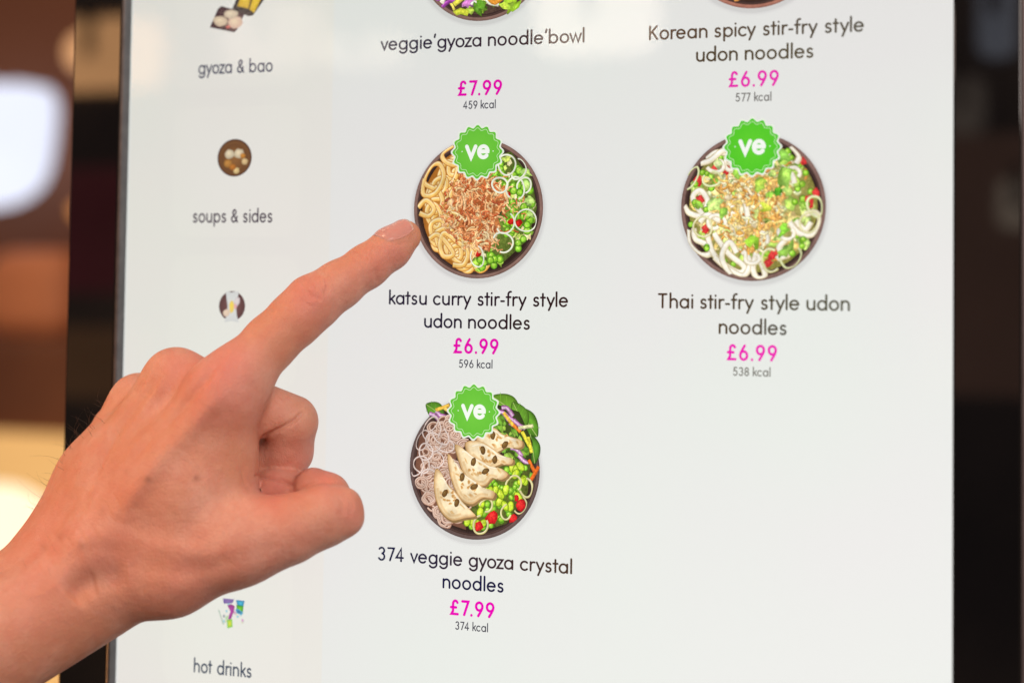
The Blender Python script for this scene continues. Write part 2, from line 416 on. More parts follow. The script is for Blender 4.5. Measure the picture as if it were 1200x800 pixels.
text_line('calorie_text', '538 kcal', 859, 439.8, 903, 440.3, .0187, .235, (116, 112, 104))
SG = (70, 72, 92)
text_line('section_label', 'gyoza & bao', 232.5, 86.2, 319.7, 83.9, .0325, .22, SG)
text_line('section_label', 'soups & sides', 225.9, 260, 319.2, 260, .0325, .22, (84, 74, 84))
text_line('section_label', 'hot drinks', 227, 786.6, 294.8, 792.3, .0325, .22, (62, 74, 92))

# ------------------------------------------------------------------ dish pictures
rnd = random.Random(5); random.seed(5)
def j(c, a=14):
    d = rnd.uniform(-a, a); return lin(np.clip(np.array(c) + d + np.array([rnd.uniform(-a, a) for _ in range(3)]) * .4, 0, 255))
def holder(name, label=None):
    o = bpy.data.objects.new(name, None); C.objects.link(o); o.parent = kiosk; o.empty_display_size = .01
    if label: o['label'] = label
    return o
PR = .2698 * U
def bowl_base(P, rim_hi=(140, 108, 98), rim=(112, 82, 74), inside=(62, 44, 38)):
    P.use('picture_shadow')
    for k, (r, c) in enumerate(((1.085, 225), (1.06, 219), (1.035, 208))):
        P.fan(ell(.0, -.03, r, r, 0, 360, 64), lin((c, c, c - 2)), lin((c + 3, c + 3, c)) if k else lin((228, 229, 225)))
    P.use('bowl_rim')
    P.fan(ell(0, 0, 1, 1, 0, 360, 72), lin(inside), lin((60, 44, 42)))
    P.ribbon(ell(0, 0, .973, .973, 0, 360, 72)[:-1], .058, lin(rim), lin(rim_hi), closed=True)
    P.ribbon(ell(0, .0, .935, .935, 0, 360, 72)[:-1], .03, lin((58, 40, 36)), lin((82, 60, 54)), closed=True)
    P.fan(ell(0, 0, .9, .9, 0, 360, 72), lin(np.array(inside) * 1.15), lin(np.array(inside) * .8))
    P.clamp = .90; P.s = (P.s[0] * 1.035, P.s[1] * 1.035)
def noodle(P, pts, w, c_e, c_m, c_h, per=7, closed=False):
    P.ribbon(spline(pts, per, closed), w * 1.16, lin(np.array(c_e) * .78), lin(np.array(c_e) * .84), closed=closed)
    P.ribbon(spline(pts, per, closed), w, lin(c_e), lin(c_m), lin(c_h), closed=closed)
def loop(P, x, y, rx, ry, ang, w, c_e, c_m, c_h, wob=.12, tail=0):
    pts = []; a0 = math.radians(ang)
    for i in range(8):
        t = 2 * math.pi * i / 8; k = 1 + rnd.uniform(-wob, wob)
        px, py = rx * k * math.cos(t), ry * k * math.sin(t)
        pts.append((x + px * math.cos(a0) - py * math.sin(a0), y + px * math.sin(a0) + py * math.cos(a0)))
    noodle(P, pts, w, c_e, c_m, c_h, 5, True)
def curl(P, x, y, r, w, cs, turns=1.4):
    a = rnd.uniform(0, 360); n = 11; pts = []
    for i in range(n):
        t = i / (n - 1); an = math.radians(a + 360 * turns * t); q = r * (1 - .45 * t) * (1 + rnd.uniform(-.08, .08))
        pts.append((x + q * math.cos(an), y + q * .85 * math.sin(an)))
    noodle(P, pts, w, *cs, per=4)
def in_disc(sel, R=.86):
    while True:
        x, y = rnd.uniform(-1, 1), rnd.uniform(-1, 1)
        if x * x + y * y < R * R and sel(x, y): return x, y
def pea(P, x, y, r=.048, c=((190, 226, 88), (146, 204, 56), (92, 150, 34))):
    P.blob(x, y, r * 1.18, r * 1.18, 0, lin(np.array(c[2]) * .8), lin(np.array(c[2]) * .85))
    P.blob(x, y, r, r * 1.04, 0, j(c[0], 12), lin(c[2]), inner=.62, c_in=j(c[1], 10), off=(-.2, .25))
    P.blob(x - r * .3, y + r * .35, r * .24, r * .2, 20, lin((232, 246, 180)), lin(np.array(c[0]) * 1.0), n=8)
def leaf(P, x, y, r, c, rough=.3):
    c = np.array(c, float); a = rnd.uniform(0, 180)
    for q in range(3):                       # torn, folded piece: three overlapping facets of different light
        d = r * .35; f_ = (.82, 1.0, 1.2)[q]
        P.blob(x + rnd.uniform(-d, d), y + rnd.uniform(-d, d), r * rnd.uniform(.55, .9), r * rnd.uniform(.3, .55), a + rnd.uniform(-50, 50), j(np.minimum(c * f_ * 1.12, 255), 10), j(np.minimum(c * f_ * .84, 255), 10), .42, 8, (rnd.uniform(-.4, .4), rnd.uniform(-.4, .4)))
def spinach(P, x, y, L_, W_, ang, c=(92, 142, 44)):
    c = np.array(c, float); a0 = math.radians(ang); u_ = lambda s_, t_: (x + L_ * s_ * math.cos(a0) - W_ * t_ * math.sin(a0), y + L_ * s_ * math.sin(a0) + W_ * t_ * math.cos(a0))
    out = [u_(s_, t_) for s_, t_ in ((-1, 0), (-.7, .62), (-.2, .98), (.3, .86), (.75, .45), (1, 0), (.72, -.5), (.25, -.92), (-.25, -1), (-.72, -.6))]
    P.fan(spline(out, 3, True), lin(c * 1.12), lin(c * .68), inner=.8, c_in=lin(c * .96))
    P.fan([u_(-.9, .03), u_(-.3, .8), u_(.5, .6), u_(.95, .02)], lin(np.minimum(c * 1.36, 255)), lin(c * 1.02))
    P.ribbon([u_(-1.05, 0), u_(0, .03), u_(.95, 0)], L_ * .06, lin(c * 1.05), lin((186, 206, 120)))
    for s_ in (-.5, -.1, .35):
        for t_ in (.7, -.7): P.ribbon([u_(s_, 0), u_(s_ + .2, t_ * .6), u_(s_ + .32, t_)], L_ * .03, lin(c * 1.0), lin(c * 1.3))
def ring(P, x, y, rx, ry, w, hi=(255, 255, 248), mid=(238, 240, 222), edge=(196, 202, 150), ang=0):
    a0 = math.radians(ang) + rnd.uniform(-.5, .5); k1, k2, ph = rnd.uniform(.03, .1), rnd.uniform(.02, .05), rnd.uniform(0, 6)
    full = rnd.random() < .45; t1 = rnd.uniform(0, 6.28); span = 6.2832 if full else rnd.uniform(3.6, 5.6); nn_ = 24
    pts = []
    for i in range(nn_):
        t = t1 + span * i / (nn_ if full else nn_ - 1); k = 1 + k1 * math.cos(2 * t + ph) + k2 * math.cos(3 * t - ph)
        p, q = rx * k * math.cos(t), ry * k * math.sin(t); pts.append((x + p * math.cos(a0) - q * math.sin(a0), y + p * math.sin(a0) + q * math.cos(a0)))
    P.ribbon(pts, w * rnd.uniform(.75, 1.1), lin(edge), lin(mid), lin(hi), closed=full)
def shred(P, x, y, s, cols, n=5):
    a = rnd.uniform(0, 6.28); pts = [(x, y)]
    for _ in range(3):
        a += rnd.uniform(-1.0, 1.0); pts.append((pts[-1][0] + s * math.cos(a), pts[-1][1] + s * math.sin(a)))
    c = np.array(rnd.choice(cols)); P.ribbon(spline(pts, 2), s * rnd.uniform(.5, .8), j(c * .55, 8), j(c, 16), j(np.minimum(c * 1.18, 255), 10))
GRN, GRD = lin((104, 196, 62)), lin((92, 184, 56))
def badge(x, y, s=1.0):
    """scalloped green badge with the letters ve; centre in row pitches"""
    P = Paint(x * U, y * U, U * s, U * s, 1.22e-3)
    def scal(r, d, n=16): return [(r * (1 + d * math.cos(n * t)) * math.sin(t), r * (1 + d * math.cos(n * t)) * math.cos(t)) for t in np.linspace(0, 2 * math.pi, 161)[:-1]]
    P.use('badge')
    P.flat(scal(.1060, .058), lin((232, 240, 224)))
    P.fan(scal(.0985, .06), lin((118, 204, 68)) if x < .5 else lin((100, 210, 50)), lin((104, 194, 58)) if x < .5 else lin((84, 200, 44)))
    P.ribbon(scal(.0885, .055), .0026, lin((150, 214, 116)), lin((206, 236, 186)), closed=True)
    P.use('badge_letters')
    st, W = [[(0, 1), (.44, 0), (.88, 1)]] + [[(p[0] + 1.22, p[1]) for p in glyph('e')[1][0]]], 2.12; k = .0425
    for s_ in st: stroke(P, [((a - W / 2) * k * .98, (b - .5) * k) for a, b in s_], .0152, lin((244, 248, 240)))
    for sx in (-.064, .066): P.flat(ell(sx, .002, .0024, .0024, 0, 360, 10), lin((236, 244, 228)))
    return P
B0 = .441
# -- katsu curry bowl (row 1, column 0)
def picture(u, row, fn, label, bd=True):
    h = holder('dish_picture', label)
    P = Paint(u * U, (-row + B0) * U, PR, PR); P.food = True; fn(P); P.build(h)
    if bd: badge(u, -row + .6596).build(h)
    return h
YE = ((220, 146, 56), (252, 208, 116), (255, 244, 196))
def katsu(P):
    bowl_base(P)
    def left(x, y): return x < .0 - .1 * y or (y > .55 and x < .3)
    P.use('noodles')
    P.fan([(.9 * math.cos(t) * .93, .9 * math.sin(t) * .97) for t in np.linspace(1.3, 4.9, 40)], lin((200, 132, 54)), lin((168, 104, 40)))
    for _ in range(34):
        x, y = in_disc(left, .74); loop(P, x, y, rnd.uniform(.1, .2), rnd.uniform(.08, .14), rnd.uniform(0, 180), .062, *YE)
    for a in (120, 135, 152, 170, 188, 206, 222, 238, 252):
        x, y = .66 * math.cos(math.radians(a)), .68 * math.sin(math.radians(a))
        loop(P, x, y, rnd.uniform(.13, .2), rnd.uniform(.09, .13), a + rnd.uniform(40, 120), .066, *YE)
    for q in ([(-.66, .28), (-.82, .38), (-.72, .6), (-.58, .62), (-.52, .44), (-.64, .22), (-.82, .2), (-.84, .44)],
              [(-.72, -.42), (-.6, -.36), (-.44, -.5), (-.36, -.64), (-.5, -.66), (-.56, -.5), (-.5, -.34), (-.3, -.46), (-.14, -.6), (-.2, -.78), (-.36, -.78)],
              [(-.9, .02), (-.78, .12), (-.66, .0), (-.74, -.1), (-.88, -.06)],
              [(-.4, .92), (-.56, .8), (-.5, .66), (-.34, .62), (-.26, .78)]):
        noodle(P, q, .068, *YE, per=6)
    P.use('garden_peas')
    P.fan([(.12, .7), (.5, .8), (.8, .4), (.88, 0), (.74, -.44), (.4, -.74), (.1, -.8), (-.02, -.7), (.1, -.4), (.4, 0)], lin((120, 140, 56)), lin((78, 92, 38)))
    for _ in range(60): x, y = in_disc(lambda x, y: x > .32 - .3 * y or (y < -.55 and x > -.02), .84); leaf(P, x, y, rnd.uniform(.04, .09), rnd.choice([(146, 180, 66), (180, 206, 92), (112, 144, 50), (222, 206, 150)]))
    for _ in range(84): x, y = in_disc(lambda x, y: x > .34 - .25 * y or (y < -.62 and x > 0), .83); pea(P, x, y, rnd.uniform(.042, .052))
    for x, y in ((.44, .18), (.52, -.18), (.02, -.62), (.62, -.2)): P.blob(x, y, .06, .045, rnd.uniform(0, 90), lin((222, 44, 36)), lin((150, 20, 18)), .2)
    for y in (.5, .34, .1, -.08): leaf(P, .8 - abs(y) * .15, y, .09, (170, 206, 110))
    P.use('crispy_topping')
    OR = [(226, 140, 86), (206, 110, 62), (240, 172, 116), (184, 90, 50), (232, 154, 100), (246, 190, 138)]
    P.fan([(.02 + (.38 + .06 * math.sin(t * 5) + .03 * math.sin(t * 9)) * math.cos(t), (.52 + .05 * math.sin(t * 4)) * math.sin(t)) for t in np.linspace(0, 6.28, 50)[:-1]], lin((158, 84, 44)), lin((190, 118, 66)))
    for _ in range(120):
        a, r = rnd.uniform(0, 6.28), math.sqrt(rnd.random()) * rnd.uniform(.7, 1.15); x, y = -.02 + .48 * r * math.cos(a) + .05 * math.sin(a * 3), .0 + .58 * r * math.sin(a)
        chunk(P, x, y, rnd.uniform(.025, .062), OR + [(250, 206, 156), (150, 78, 44)])
    for _ in range(330):
        a, r = rnd.uniform(0, 6.28), math.sqrt(rnd.random()) * rnd.uniform(.75, 1.12); x, y = .0 + .43 * r * math.cos(a) + .06 * math.sin(a * 3), .0 + .58 * r * math.sin(a)
        shred(P, x, y, rnd.uniform(.03, .052), OR + [(252, 206, 156), (248, 190, 136)])
    for _ in range(90):
        a = rnd.uniform(1.6, 4.6); q = rnd.uniform(.38, .56); chunk(P, q * math.cos(a), q * math.sin(a), rnd.uniform(.015, .035), OR)
    for _ in range(60):
        x, y = in_disc(lambda x, y: x > -.1 and y < .62, .76); shred(P, x, y, rnd.uniform(.018, .03), OR)
    P.use('onion_rings')
    for x, y, rx, ry in ((.57, .27, .14, .15), (.7, .31, .1, .11), (.73, -.17, .16, .15), (.4, -.47, .15, .13), (.02, -.67, .1, .14), (.43, -.2, .12, .16), (.34, .32, .12, .1), (.62, .54, .1, .16), (.44, .6, .13, .14)):
        ring(P, x, y, rx, ry, .026, ang=rnd.uniform(-20, 20))
WH = ((226, 206, 160), (252, 246, 228), (255, 254, 250))
def thai(P):
    bowl_base(P, (134, 104, 96))
    P.use('salad_leaves')
    P.fan(ell(0, 0, .86, .86, 0, 360, 40), lin((206, 196, 120)), lin((134, 128, 62)))
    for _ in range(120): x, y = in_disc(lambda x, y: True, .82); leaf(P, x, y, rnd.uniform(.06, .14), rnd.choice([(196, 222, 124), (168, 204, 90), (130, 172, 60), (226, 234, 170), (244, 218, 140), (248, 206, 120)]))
    P.use('crispy_topping')
    for _ in range(200):
        a, r = rnd.uniform(0, 6.28), math.sqrt(rnd.random()); x, y = -.03 + .45 * r * math.cos(a), .0 + .62 * r * math.sin(a)
        chunk(P, x, y, rnd.uniform(.03, .065), [(248, 208, 140), (240, 186, 104), (252, 228, 184), (226, 160, 90)])
    for _ in range(230):
        a, r = rnd.uniform(0, 6.28), math.sqrt(rnd.random()); x, y = -.03 + .42 * r * math.cos(a), .0 + .62 * r * math.sin(a)
        if rnd.random() < .25: x, y = in_disc(lambda x, y: True, .8)
        shred(P, x, y, rnd.uniform(.03, .055), [(238, 186, 108), (222, 160, 80), (250, 214, 150), (204, 136, 64), (244, 226, 180)])
    P.use('garden_peas')
    for _ in range(34): x, y = in_disc(lambda x, y: abs(x) > .55 or abs(y) > .6, .86); pea(P, x, y, rnd.uniform(.03, .044))
    P.use('red_pepper')
    for x, y in ((-.44, .52), (-.5, .5), (-.74, .34), (-.7, .1), (-.62, -.28), (.68, .6), (.84, .18), (.76, .06), (.22, -.74), (.28, -.62), (-.34, .52)):
        P.blob(x, y, rnd.uniform(.06, .1), .055, rnd.uniform(0, 180), lin((232, 80, 72)), lin((190, 38, 44)), .25)
    P.use('noodles')
    for q in ([(-.86, -.3), (-.88, -.5), (-.74, -.62), (-.56, -.62), (-.6, -.5), (-.76, -.42), (-.78, -.28)],
              [(-.6, -.36), (-.52, -.6), (-.36, -.76), (-.16, -.86), (-.1, -.78), (-.3, -.62), (-.46, -.42), (-.5, -.34)],
              [(-.5, -.66), (-.3, -.82), (-.1, -.9), (-.02, -.72), (-.12, -.58)],
              [(-.28, -.9), (-.4, -.66), (-.3, -.46), (-.2, -.6)],
              [(.06, -.6), (.02, -.8), (.08, -.94), (.18, -.92), (.14, -.76), (.04, -.62)],
              [(-.92, .02), (-.84, -.08), (-.66, -.12), (-.74, .0), (-.8, .14), (-.7, .22), (-.6, .1), (-.62, -.02)],
              [(-.62, .64), (-.5, .72), (-.3, .7)], [(-.7, .58), (-.56, .62), (-.4, .74), (-.24, .74)],
              [(.5, -.2), (.62, -.34), (.8, -.36), (.9, -.2), (.84, -.08), (.7, -.1)], [(.58, -.18), (.7, -.3), (.78, -.2)],
              [(.38, .52), (.52, .42), (.56, .3)], [(.46, -.42), (.36, -.54), (.46, -.62), (.34, -.68)],
              [(-.26, .02), (-.24, -.18)], [(-.08, .04), (-.04, -.22)], [(-.7, -.2), (-.6, -.1), (-.44, -.18)], [(.52, .8), (.62, .66), (.58, .56)]):
        noodle(P, q, .07, *WH, per=6)
    P.use('garden_peas')
    for _ in range(12): x, y = in_disc(lambda x, y: abs(x) > .6, .84); pea(P, x, y, .036)
    P.use('noodles')
    for _ in range(9):
        x, y = in_disc(lambda x, y: math.hypot(x, y) > .4, .76); curl(P, x, y, rnd.uniform(.1, .16), .05, WH, rnd.uniform(.5, .9))
    P.use('onion_rings')
    for x, y, rx, ry, e in ((-.84, .4, .1, .16, 1), (-.54, .37, .12, .1, 1), (-.66, -.26, .13, .13, 0), (.52, -.66, .16, .15, 1), (.26, -.7, .13, .14, 0), (.84, -.0, .1, .14, 1), (.76, -.2, .12, .14, 0)):
        ring(P, x, y, rx, ry, .034, (250, 250, 226), (226, 230, 168), (168, 178, 84) if e else (200, 160, 90))
    P.use('crispy_topping')
    for _ in range(130):
        a, r = rnd.uniform(0, 6.28), math.sqrt(rnd.random()); x, y = -.02 + .38 * r * math.cos(a), .02 + .56 * r * math.sin(a)
        (shred if rnd.random() < .55 else chunk)(P, x, y, rnd.uniform(.03, .06), [(250, 206, 120), (240, 176, 90), (254, 234, 180), (246, 190, 110)])
    P.use('lettuce')
    for _ in range(9):
        x, y = in_disc(lambda x, y: True, .74); leaf(P, x, y, rnd.uniform(.06, .1), rnd.choice([(178, 214, 110), (150, 200, 76), (206, 226, 150)]))
    for x, y, r, c in ((-.5, .06, .15, (178, 212, 120)), (.08, .28, .12, (176, 214, 84)), (.42, .4, .16, (160, 204, 92)), (.38, .66, .14, (120, 170, 70)), (.02, -.44, .13, (150, 202, 58)), (.4, -.3, .12, (130, 196, 60)), (.46, -.56, .13, (140, 180, 80)), (.18, -.0, .09, (200, 220, 70)), (-.4, -.08, .1, (150, 200, 80)), (.36, .2, .08, (84, 160, 40))):
        leaf(P, x, y, r, c, .22)
def chunk(P, x, y, s_, cols):
    c = np.array(rnd.choice(cols)); P.blob(x, y, s_, s_ * rnd.uniform(.45, .8), rnd.uniform(0, 180), j(np.minimum(c * 1.18, 255), 12), j(c * .68, 12), .38, 9, (rnd.uniform(-.3, .1), rnd.uniform(.1, .5)), .55, j(c, 12))
DU = ((190, 150, 96), (236, 208, 164), (250, 232, 200))
def crystal(P):
    bowl_base(P, (104, 84, 80), (78, 60, 58))
    P.use('spinach_leaves')
    for x, y, l_, w_, a_, c in ((-.6, .78, .16, .12, 150, (84, 134, 40)), (.78, .66, .24, .15, -52, (86, 136, 40)), (.86, .3, .2, .12, -80, (74, 120, 38)), (.46, .88, .24, .16, 150, (104, 152, 46)), (.66, .76, .2, .13, 120, (98, 148, 46))):
        spinach(P, x, y, l_, w_, a_, c)
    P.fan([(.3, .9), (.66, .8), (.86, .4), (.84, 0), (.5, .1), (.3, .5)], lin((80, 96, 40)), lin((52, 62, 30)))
    for _ in range(46): x, y = in_disc(lambda x, y: x > .3 and y > -.05, .84); leaf(P, x, y, rnd.uniform(.06, .1), rnd.choice([(112, 160, 52), (84, 124, 40), (150, 184, 74)]))
    P.use('red_cabbage')
    for x, y in ((-.5, .72), (-.42, .66), (-.6, .68), (.42, .74), (.52, .72), (.6, .6), (.66, .64), (.62, .26), (.74, .16), (.48, .8)):
        P.ribbon(spline([(x - .08, y + .05), (x, y + rnd.uniform(-.03, .05)), (x + .09, y - .06)], 4), .06, lin((128, 62, 118)), lin((228, 196, 222)), lin((168, 90, 156)))
    P.use('carrot_sticks')
    for x, y, a, c in ((.6, .6, -40, (240, 140, 50)), (.86, .06, -60, (240, 120, 44)), (-.48, .82, 20, (246, 196, 80)), (.5, .7, -50, (244, 200, 80)), (.82, .36, -75, (240, 226, 70)), (.76, .44, -60, (240, 226, 70)), (.9, -.02, 60, (236, 110, 40)), (.7, .02, -70, (236, 224, 180)), (.76, .6, 10, (230, 226, 170)), (-.36, .76, -30, (244, 210, 110))):
        t = math.radians(a); P.ribbon([(x - .11 * math.cos(t), y - .11 * math.sin(t)), (x, y), (x + .11 * math.cos(t), y + .11 * math.sin(t))], .05, lin(np.array(c) * .72), lin(c))
    P.use('glass_noodles')
    P.fan([(-.1, .66), (-.5, .7), (-.84, .4), (-.88, 0), (-.78, -.4), (-.5, -.74), (-.1, -.84), (-.14, -.5), (-.3, 0)], lin((150, 102, 80)), lin((116, 78, 62)))
    GN = ((150, 100, 78), (214, 174, 150), (250, 232, 218))
    def gl_(x, y): return x < -.3 + .1 * (y < 0) * 1 - .25 * (y > 0) * 0 and x < -.25 or (y < -.35 and x < -.12 - (y + .35) * .1) or (y > .3 and x < -.12)
    for _ in range(110): x, y = in_disc(gl_, .82); curl(P, x, y, rnd.uniform(.06, .13), .026, GN, rnd.uniform(.8, 1.8))
    for x, y in ((-.66, -.44), (-.5, -.62), (-.42, -.76), (-.38, -.7)): curl(P, x, y, .12, .03, GN, 2.4)
    P.use('onion_rings')
    for x, y, rx, ry in ((-.64, .52, .14, .17), (-.66, .6, .12, .1), (-.6, .34, .12, .13), (-.72, .2, .1, .12), (-.78, .02, .12, .12), (-.56, .1, .12, .1), (-.86, -.02, .09, .14), (-.5, .44, .15, .1), (-.66, -.14, .12, .1), (-.44, .3, .16, .08), (-.78, .36, .1, .14)):
        ring(P, x, y, rx, ry, .022, (250, 238, 232), (226, 208, 198), (176, 140, 126), rnd.uniform(-40, 40))
    P.use('edamame')
    P.fan([(.3, .1), (.84, .1), (.8, -.3), (.5, -.72), (.1, -.86), (-.16, -.76), (.0, -.5)], lin((106, 120, 46)), lin((78, 86, 36)))
    ed = lambda x, y: (x > .1 - (y + .8) * .1 and y < .1 and y < .45 - .3 * x and x - y * .3 > .15) or (y < -.6 and x > -.1)
    for _ in range(60): x, y = in_disc(ed, .84); pea(P, x, y, rnd.uniform(.034, .044))
    for _ in range(30):
        x, y = in_disc(ed, .8); a = rnd.uniform(30, 150)
        P.blob(x, y, .078, .052, a, lin((104, 134, 24)), lin((96, 122, 22)))
        P.blob(x, y, .071, .044, a, j((226, 240, 104), 8), lin((158, 190, 40)), inner=.6, c_in=j((206, 230, 62), 8))
    P.use('red_pepper')
    for x, y, r in ((.3, -.64, .1), (.1, -.78, .07), (.7, -.46, .09), (.6, -.64, .07), (.64, -.36, .05)):
        P.blob(x, y, r, r * .8, rnd.uniform(0, 90), lin((232, 60, 54)), lin((168, 22, 28)), .3, 7, inner=.7, c_in=lin((214, 34, 38)))
    P.use('onion_rings')
    for x, y, rx, ry in ((.2, -.49, .09, .09), (.6, -.18, .11, .11), (.78, -.22, .1, .12), (.7, -.46, .1, .12), (.12, -.76, .1, .13), (.5, -.56, .08, .1)):
        ring(P, x, y, rx, ry, .03, (244, 240, 200), (222, 214, 150), (160, 140, 70))
    # five dumplings, each its own piece
    shapes = [([(.02, .46), (.1, .58), (.3, .58), (.42, .5), (.58, .46), (.72, .42), (.74, .34), (.66, .3), (.5, .32), (.36, .24), (.16, .22), (.04, .36)]),
              ([(-.14, .36), (.0, .4), (.14, .38), (.32, .28), (.44, .2), (.6, .16), (.58, .08), (.44, .08), (.34, .04), (.2, .0), (.04, .1), (-.1, .2)]),
              ([(-.3, .32), (-.22, .32), (-.08, .22), (.14, .12), (.3, .04), (.44, .02), (.54, -.06), (.44, -.14), (.3, -.12), (.18, -.24), (.0, -.22), (-.16, -.06), (-.24, .12)]),
              ([(-.4, .2), (-.34, .16), (-.26, .02), (-.08, -.1), (.1, -.2), (.2, -.28), (.34, -.3), (.32, -.4), (.16, -.4), (.0, -.5), (-.16, -.46), (-.3, -.26), (-.38, .0)]),
              ([(-.58, -.02), (-.5, -.04), (-.4, -.2), (-.24, -.34), (-.12, -.48), (.02, -.6), (.06, -.66), (-.12, -.7), (-.3, -.74), (-.46, -.64), (-.56, -.46), (-.6, -.24)])]
    for k, sh in enumerate(shapes):
        P.use('dumpling#%d' % k); m0 = np.mean(sh, 0); sh = [tuple(m0 + (np.array(p) - m0) * .94) for p in sh]; o = np.array(spline(sh, 4, True)); m_ = o.mean(0)
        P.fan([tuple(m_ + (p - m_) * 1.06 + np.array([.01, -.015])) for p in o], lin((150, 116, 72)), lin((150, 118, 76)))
        P.fan(o, lin((252, 238, 206)), lin((206, 160, 104)), inner=.8, c_in=lin((246, 222, 178)))
        for _ in range(7):                   # browned, translucent patches of the fried dough
            t_ = rnd.uniform(0, 1); e_ = o[int(t_ * (len(o) - 1))]; w_ = rnd.uniform(.45, .8); P.blob(m_[0] + (e_[0] - m_[0]) * w_, m_[1] + (e_[1] - m_[1]) * w_, rnd.uniform(.03, .06), rnd.uniform(.015, .03), rnd.uniform(-60, -20), j((216, 164, 98), 14), lin((238, 208, 158)), .35, 9)
        q = np.array(sh[:6]); P.ribbon(spline([tuple(m_ + (p - m_) * .72) for p in q], 4), .03, lin((236, 208, 164)), lin((253, 240, 212)))
        q = np.array(sh[7:]); P.ribbon(spline([tuple(m_ + (p - m_) * .8) for p in q], 4), .05, lin((240, 216, 172)), lin((230, 196, 146)))
        for _ in range(9): P.blob(m_[0] + rnd.uniform(-.16, .14), m_[1] + rnd.uniform(-.1, .1), .03, .02, rnd.uniform(0, 180), lin((196, 134, 66)), lin((226, 184, 124)), .4, 8)
        for dx, dy in ((-.1, .07), (.08, -.05)):
            a = rnd.uniform(20, 100); P.blob(m_[0] + dx, m_[1] + dy, .06, .038, a, lin((150, 112, 60)), lin((92, 62, 32)), .08, 12)
            P.blob(m_[0] + dx - .01, m_[1] + dy + .01, .03, .012, a, lin((160, 130, 80)), lin((112, 84, 44)), 0, 8)
def veggie(P):
    bowl_base(P, (140, 108, 98))
    P.use('salad_leaves')
    P.fan(ell(0, 0, .86, .88, 0, 360, 40), lin((110, 104, 66)), lin((80, 60, 52)))
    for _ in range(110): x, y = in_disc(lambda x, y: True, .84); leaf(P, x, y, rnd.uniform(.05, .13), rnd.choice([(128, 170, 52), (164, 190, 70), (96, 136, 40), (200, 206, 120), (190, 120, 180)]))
    for _ in range(70):
        x, y = in_disc(lambda x, y: True, .8); shred(P, x, y, rnd.uniform(.05, .09), [(244, 240, 214), (244, 216, 96), (236, 150, 60), (176, 84, 176), (216, 226, 110)])
    P.ribbon([(-.4, -.88), (-.3, -.82), (-.18, -.86)], .1, lin((150, 170, 40)), lin((206, 208, 66)))
    for q, c in (([(-.62, -.5), (-.56, -.62), (-.6, -.7)], (250, 240, 220)), ([(-.4, -.72), (-.24, -.6), (-.1, -.42)], (236, 226, 84)), ([(-.78, -.6), (-.66, -.64), (-.58, -.54)], (196, 100, 196)), ([(.1, -.62), (.22, -.72), (.38, -.6)], (240, 160, 60))):
        P.ribbon(spline(q, 4), .075, lin(np.array(c) * .7), lin(c))
    leaf(P, .5, -.76, .19, (158, 200, 50), .08); leaf(P, .42, -.78, .12, (176, 214, 66), .1); leaf(P, -.02, -.76, .12, (96, 150, 44), .15); leaf(P, .78, -.56, .12, (176, 200, 70), .2)
    P.use('onion_rings'); ring(P, .28, -.5, .16, .14, .05, (244, 240, 150), (222, 214, 110), (160, 150, 60))
def korean(P):
    bowl_base(P, (176, 118, 100), (140, 92, 80), (84, 56, 40))
    P.use('crispy_topping')
    for _ in range(200): x, y = in_disc(lambda x, y: True, .8); shred(P, x, y, rnd.uniform(.03, .06), [(120, 84, 50), (196, 80, 50), (150, 120, 60), (222, 150, 80)])
    P.use('garden_peas')
    for _ in range(30): x, y = in_disc(lambda x, y: True, .82); pea(P, x, y, .05, ((240, 232, 60), (190, 190, 50), (120, 120, 30)))
u2 = 1.08637
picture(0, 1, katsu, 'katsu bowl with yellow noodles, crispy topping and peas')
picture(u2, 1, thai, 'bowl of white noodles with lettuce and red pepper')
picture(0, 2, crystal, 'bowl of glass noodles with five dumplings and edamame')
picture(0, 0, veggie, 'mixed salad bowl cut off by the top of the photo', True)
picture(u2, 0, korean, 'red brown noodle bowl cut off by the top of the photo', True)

# small side menu icons
def icon(px, py, r_px, fn, label, sx=1.0):
    a = at_h(px, py, 0); b = at_h(px, py + 100, 0); s_ = r_px / 100 * (a[2] - b[2])
    h = holder('menu_icon', label); P = Paint(a[0], a[2], s_ * sx, s_, 7e-5); fn(P); P.build(h)
def soup(P):
    P.use('bowl_rim'); P.fan(ell(0, 0, 1.04, 1, 0, 360, 40), lin((132, 92, 60)), lin((74, 50, 46)), inner=.86, c_in=lin((122, 84, 54)))
    P.use('soup')
    P.fan(ell(0, -.05, .82, .8, 0, 360, 30), lin((150, 104, 62)), lin((112, 76, 50)))
    for x, y, r, c in ((-.3, .2, .3, (244, 226, 190)), (.28, .22, .3, (246, 226, 188)), (.62, -.2, .2, (240, 206, 150)), (.12, -.68, .2, (246, 214, 150)), (-.4, -.3, .26, (206, 146, 76)), (.5, .1, .16, (222, 150, 70)), (-.1, -.5, .2, (206, 130, 60))):
        P.blob(x, y, r, r * .85, 0, lin(c), lin(np.array(c) * .78), .1)
